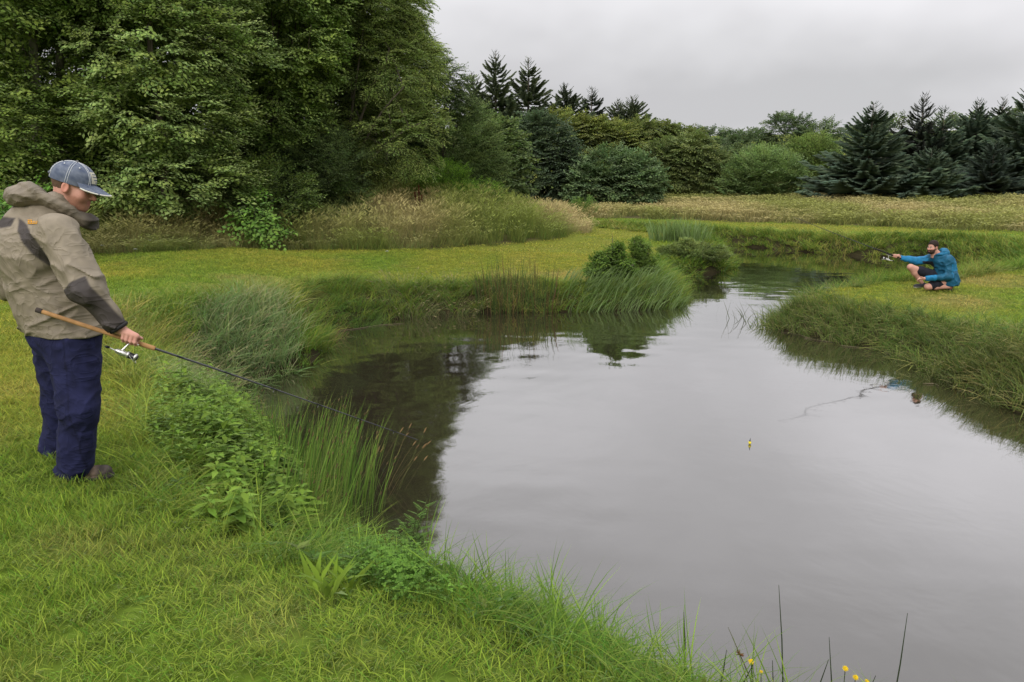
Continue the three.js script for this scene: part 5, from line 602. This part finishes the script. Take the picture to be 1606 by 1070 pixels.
// nettles, clover and other ground leaves: countless
{
  const nettle = (() => { const b = new GB(); for (let s = 0; s < 4; s++) { const x0 = rr(-0.12, 0.12), z0 = rr(-0.12, 0.12), H = rr(0.22, 0.42), lx = rr(-0.15, 0.15), lz = rr(-0.15, 0.15); b.tube([V(x0, -0.02, z0), V(x0 + lx * H, H, z0 + lz * H)], [0.003, 0.0015], 4, [1, 1.05, 0.9]); for (let k = 0; k < 9; k++) { const t = (k + 1.5) / 9.5, y = H * t, o = V(x0 + lx * y, y, z0 + lz * y), a0 = k * 1.57; for (const q of [0, Math.PI]) { const a = a0 + q + rr(-0.3, 0.3), L = 0.135 * (1.05 - 0.6 * t * t) * rr(0.75, 1.2); b.leaf(o, V(Math.cos(a), rr(-0.25, 0.25), Math.sin(a)).normalize(), V(0, 1, 0), L, L * 0.45, mulc(pick(LG), rr(0.85, 1.15)), 0.3); } } } return b.geo(); })();
  const N = new Scatter(), region = nettleBed;
  for (const [x, y, z] of spread(region, 30)) { if (sd(x, z) < 0.1) continue; const n = noise3(x * 1.5, 3, z * 1.5), e = sdPoly(region, x, z); if (n < -0.3 || rnd() > sstep(0, 0.5, e + n * 0.3)) continue; N.add(x, y, z, rnd() * 6.28, rr(0.85, 1.25), rr(0.7, 1.2) * (1 + 0.5 * n), rr(0.85, 1.25), rr(-0.2, 0.2), rr(-0.2, 0.2), mulc([0.135, 0.22, 0.024], rr(0.75, 1.3))); }
  stuff(N.build('nettles', nettle, leafMat), 'patch of green nettles on the near bank beside the capped person', 'nettles');
  const clover = (() => { const b = new GB(); for (let s = 0; s < 16; s++) { const x = rr(-0.12, 0.12), z = rr(-0.12, 0.12), H = rr(0.05, 0.2), o = V(x + rr(-0.03, 0.03), H, z + rr(-0.03, 0.03)); b.tube([V(x, -0.01, z), o], 0.0012, 3, [0.8, 0.9, 0.8], false); const a0 = rnd() * 6.28; for (let k = 0; k < 3; k++) { const a = a0 + k * 2.09; b.leaf(o, V(Math.cos(a), rr(0, 0.3), Math.sin(a)).normalize(), V(0, 1, 0), 0.024, 0.02, mulc(pick(LG), rr(0.75, 1.2)), 0.15); } } return b.geo(); })();
  const K = new Scatter(), kr = [[520, 850], [600, 830], [660, 870], [720, 930], [700, 985], [600, 960], [540, 920]].map((p) => hit(...p)), kr2 = [[400, 560], [470, 545], [490, 580], [430, 600]].map((p) => hit(...p)); for (const [poly, den] of [[kr, 330], [kr2, 130]]) for (const [x, y, z] of spread(poly, den)) if (rnd() < sstep(-0.02, 0.35, sdPoly(poly, x, z) + 0.15 * noise3(x * 3, 1, z * 3))) K.add(x, y + rr(0, 0.08), z, rnd() * 6.28, rr(0.5, 0.8), rr(0.4, 1.3), rr(0.5, 0.8), rr(-0.2, 0.2), rr(-0.2, 0.2), mulc([0.1, 0.2, 0.022], rr(0.8, 1.25)));
  stuff(K.build('clover_leaves', clover, leafMat), 'bright green small leaved clover patch at the near water edge', 'clover');
  const herb = (() => { const b = new GB(); for (let k = 0; k < 9; k++) { const a = rnd() * 6.28, L = rr(0.05, 0.12); b.leaf(V(rr(-0.03, 0.03), 0.01, rr(-0.03, 0.03)), V(Math.cos(a), rr(0.2, 0.9), Math.sin(a)).normalize(), V(0, 1, 0), L, L * 0.38, mulc(pick(LG), rr(0.8, 1.2)), 0.2); } return b.geo(); })();
  const Hh = new Scatter(); for (let k = 0; k < 2600; k++) { const z = -rr(1.6, 24), x = rr(-0.72, 0.72) * -z - 0.4, s = sd(x, z); if (s < 0.1 || meadow(x, z) > 0) continue; const b = bankShare(x, z), y = groundAt(x, z), lush = b < 0.6 ? rr(0.4, 0.95) : rr(0.15, 0.35); Hh.add(x, y + (b < 0.7 ? rr(0, 0.15) : 0), z, rnd() * 6.28, lush, lush, lush, rr(-0.4, 0.4), rr(-0.4, 0.4), mulc(pick([[0.085, 0.16, 0.02], [0.065, 0.13, 0.018], [0.12, 0.17, 0.03]]), rr(0.8, 1.2))); }
  stuff(Hh.build('ground_herbs', herb, leafMat), 'scattered small broad leaved herbs growing through the grass', 'herbs');
}
// docks with broad bright leaves
[[505, 945, 'bright yellow green broad leaved plant in the near grass'], [540, 930, 'second broad leaved bright plant beside the clover patch']].forEach(([px, py, l]) => { const at = ground(px, py), root = thing('dock_plant', l, 'plant', at, 'broad leaved plants in the near grass'); for (let k = 0; k < 18; k++) { const b = new GB(), a = rr(0, 6.28), L = rr(0.13, 0.24); b.leaf(V(rr(-0.05, 0.05), 0.02, rr(-0.05, 0.05)), V(Math.cos(a), rr(0.5, 1.8), Math.sin(a)).normalize(), V(-Math.cos(a), 1, -Math.sin(a)), L, L * 0.13, mulc([0.17, 0.26, 0.022], rr(0.7, 1.2)), 0.4, [0.15, 0.25, 0.024]); mesh('leaf', b.geo(), leafMat, root); } });
// the fern like plant standing against the water
{
  const at = ground(642, 905), root = thing('tansy_plant', 'dark green feathery plant standing up against the grey water', 'plant', at), st = new GB(), top = (px, py, dz) => atDepth(px, py, -(at.z + dz)).sub(at);
  [[670, 782, 0], [655, 800, 0.05], [636, 815, 0.02], [625, 830, 0.06], [662, 835, -0.04]].forEach(([px, py, dz]) => { const T = top(px, py, dz), pts = []; for (let k = 0; k <= 6; k++) { const t = k / 6; pts.push(V(T.x * t * t * 0.7 + T.x * 0.3 * t, T.y * t, T.z * t)); } st.tube(pts, [0.006, 0.006, 0.0055, 0.005, 0.004, 0.003, 0.002], 5, [0.08, 0.11, 0.03]); for (let k = 0; k < 15; k++) { const t = 0.25 + 0.75 * k / 15, i = Math.min(5, Math.floor(t * 6)), o = pts[i].clone().lerp(pts[i + 1], t * 6 - i), a = k * 2.4 + rr(-0.3, 0.3), d = V(Math.cos(a), rr(0.25, 0.7), Math.sin(a)).normalize(), L = 0.15 * (1.15 - 0.6 * t), b = new GB(); for (let j = 1; j <= 7; j++) { const q = o.clone().addScaledVector(d, L * j / 7), s = V().crossVectors(d, V(0, 1, 0)).normalize(); for (const g of [-1, 1]) b.leaf(q, s.clone().multiplyScalar(g).addScaledVector(d, 0.7).normalize(), V(0, 1, 0), L * 0.36 * (1.1 - j / 9), L * 0.13, mulc([0.1, 0.19, 0.03], rr(0.8, 1.25)), 0.2); } b.tube([o, o.clone().addScaledVector(d, L)], 0.0016, 3, [0.06, 0.1, 0.02], false); mesh('leaf', b.geo(), leafMat, root); } });
  mesh('stem', st.geo(), leafMat, root);
}
// single rush stems and yellow flowers at the bottom of the picture
const stemFrom = (px0, py0, px1, py1, z) => { const top = atDepth(px1, py1, z), foot = atDepth(px0, py0, z + 0.05); const dir = top.clone().sub(foot).normalize(); let p = foot.clone(); for (let k = 0; k < 60 && p.y > Math.max(-0.05, groundAt(p.x, p.z)); k++) p.addScaledVector(dir, -0.02).add(V(0, -0.004, 0)); return [p, top]; };
[[1226, 1070, 1221, 918, 3.3, 'tallest single dark rush stem rising from the bottom edge'], [1302, 1070, 1300, 1000, 3.2, 'short single rush stem left of the yellow flower group'], [1403, 1070, 1423, 962, 3.3, 'single thin stem at bottom right leaning to the right'], [1070, 1070, 1072, 960, 3.2, 'single dark rush stem over the grass at the bottom'], [1210, 1070, 1211, 1036, 3.0, 'shortest single rush stem beside the tallest stem'], [1160, 1070, 1182, 1040, 3.0, 'slanting short rush stem under the lone yellow flower'], [1282, 1070, 1299, 1035, 3.0, 'slanting short rush stem left of the short upright stem'], [1126, 1070, 1139, 1020, 3.1, 'leaning rush stem left of the seed stalk'], [1366, 1070, 1373, 1060, 3.0, 'small leaning stem among the yellow flower group']].forEach(([a, b, c, d, z, l]) => { const [p, t] = stemFrom(a, b, c, d, z), g = new GB(), q = t.clone().sub(p); g.tube([0, 0.35, 0.7, 1].map((k) => q.clone().multiplyScalar(k).add(V(0.012 * Math.sin(k * 3), 0, 0))), [0.0042, 0.004, 0.0032, 0.0012], 6, [0.05, 0.075, 0.028]); const m = mesh('single_rush', g.geo(), grassMat); m.position.copy(p); tag(m, l, 'rush', 'single rush stems at the bottom edge'); });
{ const [p, t] = stemFrom(1185, 1070, 1142, 984, 3.1), root = thing('single_rush', 'pale bent rush stem with a brown seed tuft near its tip', 'rush', p), g = new GB(), q = t.clone().sub(p); g.tube([0, 0.5, 0.75, 1].map((k) => q.clone().multiplyScalar(k)), [0.004, 0.0035, 0.003, 0.001], 6, [0.17, 0.17, 0.07]); mesh('stem', g.geo(), grassMat, root); const h = new GB(), o = q.clone().multiplyScalar(0.8); for (let k = 0; k < 14; k++) { const d = V(rr(-1, 1), rr(-0.5, 1), rr(-1, 1)).normalize().multiplyScalar(0.02); h.tube([o, o.clone().add(d)], [0.004, 0.0015], 4, [0.2, 0.09, 0.03]); } mesh('seed_head', h.geo(), grassMat, root); }
[[1178, 1038, 1182, 1070, 1, 'lone yellow flower right beside the bent seed stalk'], [1194, 1054, 1194, 1070, 0.6, 'half open small yellow flower below the lone flower'], [1326, 1049, 1324, 1070, 1, 'upper yellow flower of the group at the bottom edge'], [1342, 1063, 1341, 1070, 1, 'middle yellow flower of the group at the bottom edge'], [1360, 1069, 1360, 1075, 0.8, 'lowest yellow flower cut by the bottom edge'], [872, 981, 876, 1010, 0.8, 'small yellow flower in the grass at the near water edge']].forEach(([px, py, bx, by, s, l]) => {
  const z = py < 1000 ? 4.0 : 3.0, [p, t] = stemFrom(bx, by, px, py, z), root = thing('yellow_flower', l, 'flower', p), q = t.clone().sub(p), g = new GB(); g.tube([V(), q.clone().multiplyScalar(0.5), q], [0.0022, 0.002, 0.0018], 5, [0.08, 0.12, 0.03]); mesh('stem', g.geo(), grassMat, root);
  const f = new GB(), N = V(0.1, 1, 0.55).normalize(), sx = V().crossVectors(N, V(0, 0, 1)).normalize(), sy = V().crossVectors(N, sx); for (let r = 0; r < 3; r++) for (let k = 0; k < 14; k++) { const a = (k + r * 0.4) / 14 * 6.283, d = sx.clone().multiplyScalar(Math.cos(a)).addScaledVector(sy, Math.sin(a)).addScaledVector(N, 0.15 + r * 0.45).normalize(); f.leaf(q, d, N, (0.0155 - r * 0.003) * s * rr(0.9, 1.1), 0.006 * s, mulc([0.75, 0.55, 0.015], rr(0.85, 1.1)), 0.1); } mesh('petals', f.geo(), grassMat, root);
});
// white umbels in the meadow and by the lawn
[[236, 378, 'leftmost white flower head in the grass behind the capped person'], [160, 386, 'white flower head right beside the shoulder of the capped person'], [212, 392, 'white flower head low at the meadow edge'], [395, 352, 'white flower head in the straw grass below the sapling'], [355, 372, 'white flower head at the trampled straw edge'], [1398, 322, 'cluster of white flowers in front of the dark spruces'], [1412, 330, 'lower white flower cluster in front of the dark spruces'], [607, 395, 'white flower head at the foot of the mound']].forEach(([px, py, l]) => { const at = ground(px, py + 12), root = thing('umbel_flower', l, 'flower', at, 'white flowers in the long grass'), T = atDepth(px, py, -at.z).sub(at), g = new GB(); T.z = 0; g.tube([V(), T.clone().multiplyScalar(0.6), T], [0.006, 0.005, 0.004], 5, [0.1, 0.13, 0.04]); const f = new GB(), R = px > 1000 ? 0.1 : 0.05; for (let k = 0; k < 26; k++) { const a = k * 2.4, q = Math.sqrt(k / 26) * R, o = V(T.x + Math.cos(a) * q, T.y + 0.03 - q * 0.3, T.z + Math.sin(a) * q); g.tube([T, o], 0.0012, 3, [0.1, 0.13, 0.04], false); for (let j = 0; j < 5; j++) f.leaf(o, V(Math.cos(j * 1.26), 0.4, Math.sin(j * 1.26)).normalize(), V(0, 1, 0), R * 0.22, R * 0.16, [0.7, 0.7, 0.64], 0.1); } mesh('stem', g.geo(), grassMat, root); mesh('florets', f.geo(), grassMat, root).userData.kind = 'stuff'; });
{ // the rust red dock stalk on the mound
  const at = ground(658, 345), root = thing('dock_stalk', 'rust red dry dock stalk standing on the grassy mound', 'plant', at), g = new GB(), h = new GB(); for (const [dx, H] of [[0, 1.25], [-0.12, 1.0], [0.08, 0.9]]) { g.tube([V(dx * 0.3, 0, 0), V(dx, H * 0.6, 0), V(dx * 1.4, H, 0)], [0.012, 0.01, 0.006], 5, [0.16, 0.05, 0.025]); for (let k = 0; k < 160; k++) { const t = rr(0.45, 1), o = V(dx * (0.3 + t), H * t, 0), a = rnd() * 6.28; h.leaf(o, V(Math.cos(a), rr(0, 1), Math.sin(a)).normalize(), V(0, 1, 0), 0.07, 0.05, mulc([0.2, 0.05, 0.022], rr(0.7, 1.3)), 0.2); } } mesh('stem', g.geo(), grassMat, root); mesh('seed_heads', h.geo(), grassMat, root).userData.kind = 'stuff';
}
// the little float on the water
{
  const at = onPlane(1176, 697, 0), root = thing('fishing_float', 'small yellow fishing float with dark tip on the open water', 'float', at), body = new THREE.SphereGeometry(1, 18, 12); body.scale(0.016, 0.021, 0.016); body.translate(0, 0.02, 0); mesh('float_body', body, plain('float_yellow', 0.75, 0.62, 0.03, 0.35), root); const g = new GB(); g.tube([V(0, 0.04, 0), V(0.003, 0.07, 0)], [0.004, 0.003], 8, [0.02, 0.02, 0.02]); g.tube([V(0, -0.06, 0), V(0, 0, 0)], [0.003, 0.004], 8, [0.02, 0.02, 0.02]); mesh('antenna', g.geo(), plain_black, root); const c = new GB(); c.tube([V(0, 0.034, 0), V(0, 0.048, 0)], [0.012, 0.005], 10, [0.02, 0.02, 0.02]); mesh('collar', c.geo(), plain_black, root);
}
// clods, a stick and drift along the edge
const lump = (name, label, cat, at, s, col, n = 5, more) => { const g = meshField((p) => { let x = 1e9; for (let k = 0; k < n; k++) x = smin(x, Math.hypot(p.x - Math.sin(k * 2.3) * s * 0.9, (p.y - s * 0.25) * 1.3, p.z - Math.cos(k * 1.7) * s * 0.5) - s * (0.35 + 0.1 * Math.sin(k * 5)), s * 0.2); return x - s * 0.22 * fbm(p.x / s * 2.4, p.y / s * 2.4, p.z / s * 2.4, 3); }, V(-2.2 * s, -0.6 * s, -1.6 * s), V(2.2 * s, 1.3 * s, 1.6 * s), s * 0.13, (p) => mulc(col, 0.7 + 0.6 * Math.abs(fbm(p.x / s * 3, p.y / s * 3, p.z / s * 3, 3)) * 2)), root = thing(name, label, cat, at); mesh(name === 'stone' ? 'rock' : 'lump', g, shoeMat, root); return root; };
lump('soil_clod', 'dark clod of earth with rough sides on the lawn by the shoes', 'clod', ground(218, 765), 0.05, [0.022, 0.019, 0.015], 6);
lump('stone', 'small pale brown stone beside the dark earth clod', 'stone', ground(205, 769), 0.022, [0.26, 0.19, 0.14], 2);
lump('soil_clod', 'small dark dropping in the grass behind the shoes', 'clod', ground(169, 696), 0.03, [0.018, 0.015, 0.013], 4);
lump('soil_clod', 'dark clod of earth half hidden in the long grass below the rushes', 'clod', ground(390, 818), 0.04, [0.025, 0.02, 0.016], 4);
{ const g = new GB(); g.tube([V(-0.05, 0.025, 0.01), V(0, 0.03, 0), V(0.045, 0.02, 0.012)], [0.006, 0.008, 0.005], 7, [0.45, 0.4, 0.32]); const m = mesh('stick', g.geo(), shoeMat); m.position.copy(ground(244, 790)); tag(m, 'short pale peeled stick lying on the lawn', 'stick'); }
[[1262, 530, 1370, 548, 'long pale drift stalk along the foot of the right bank'], [1290, 534, 1225, 520, 'thin drift twig at the tip of the right bank'], [1510, 612, 1580, 622, 'pale drift twig under the combed grass'], [520, 520, 640, 506, 'pale drift stalk along the foot of the left bank'], [455, 560, 510, 548, 'short drift twig in the left corner of the pond'], [1450, 600, 1480, 606, 'short twig in the water below the squatting person']].forEach(([a, b, c, d, l]) => { const p = onPlane(a, b, 0.012), q = onPlane(c, d, 0.012), g = new GB(), w = q.clone().sub(p); g.tube([0, 0.3, 0.6, 1].map((k) => w.clone().multiplyScalar(k).add(V(rr(-0.12, 0.12), 0, rr(-0.12, 0.12)))), [0.004, 0.008, 0.006, 0.003], 6, [0.13, 0.105, 0.065]); const m = mesh('drift_twig', g.geo(), shoeMat); m.position.copy(p); tag(m, l, 'twig', 'drift twigs at the water edge'); });

renderer.render(scene, camera);
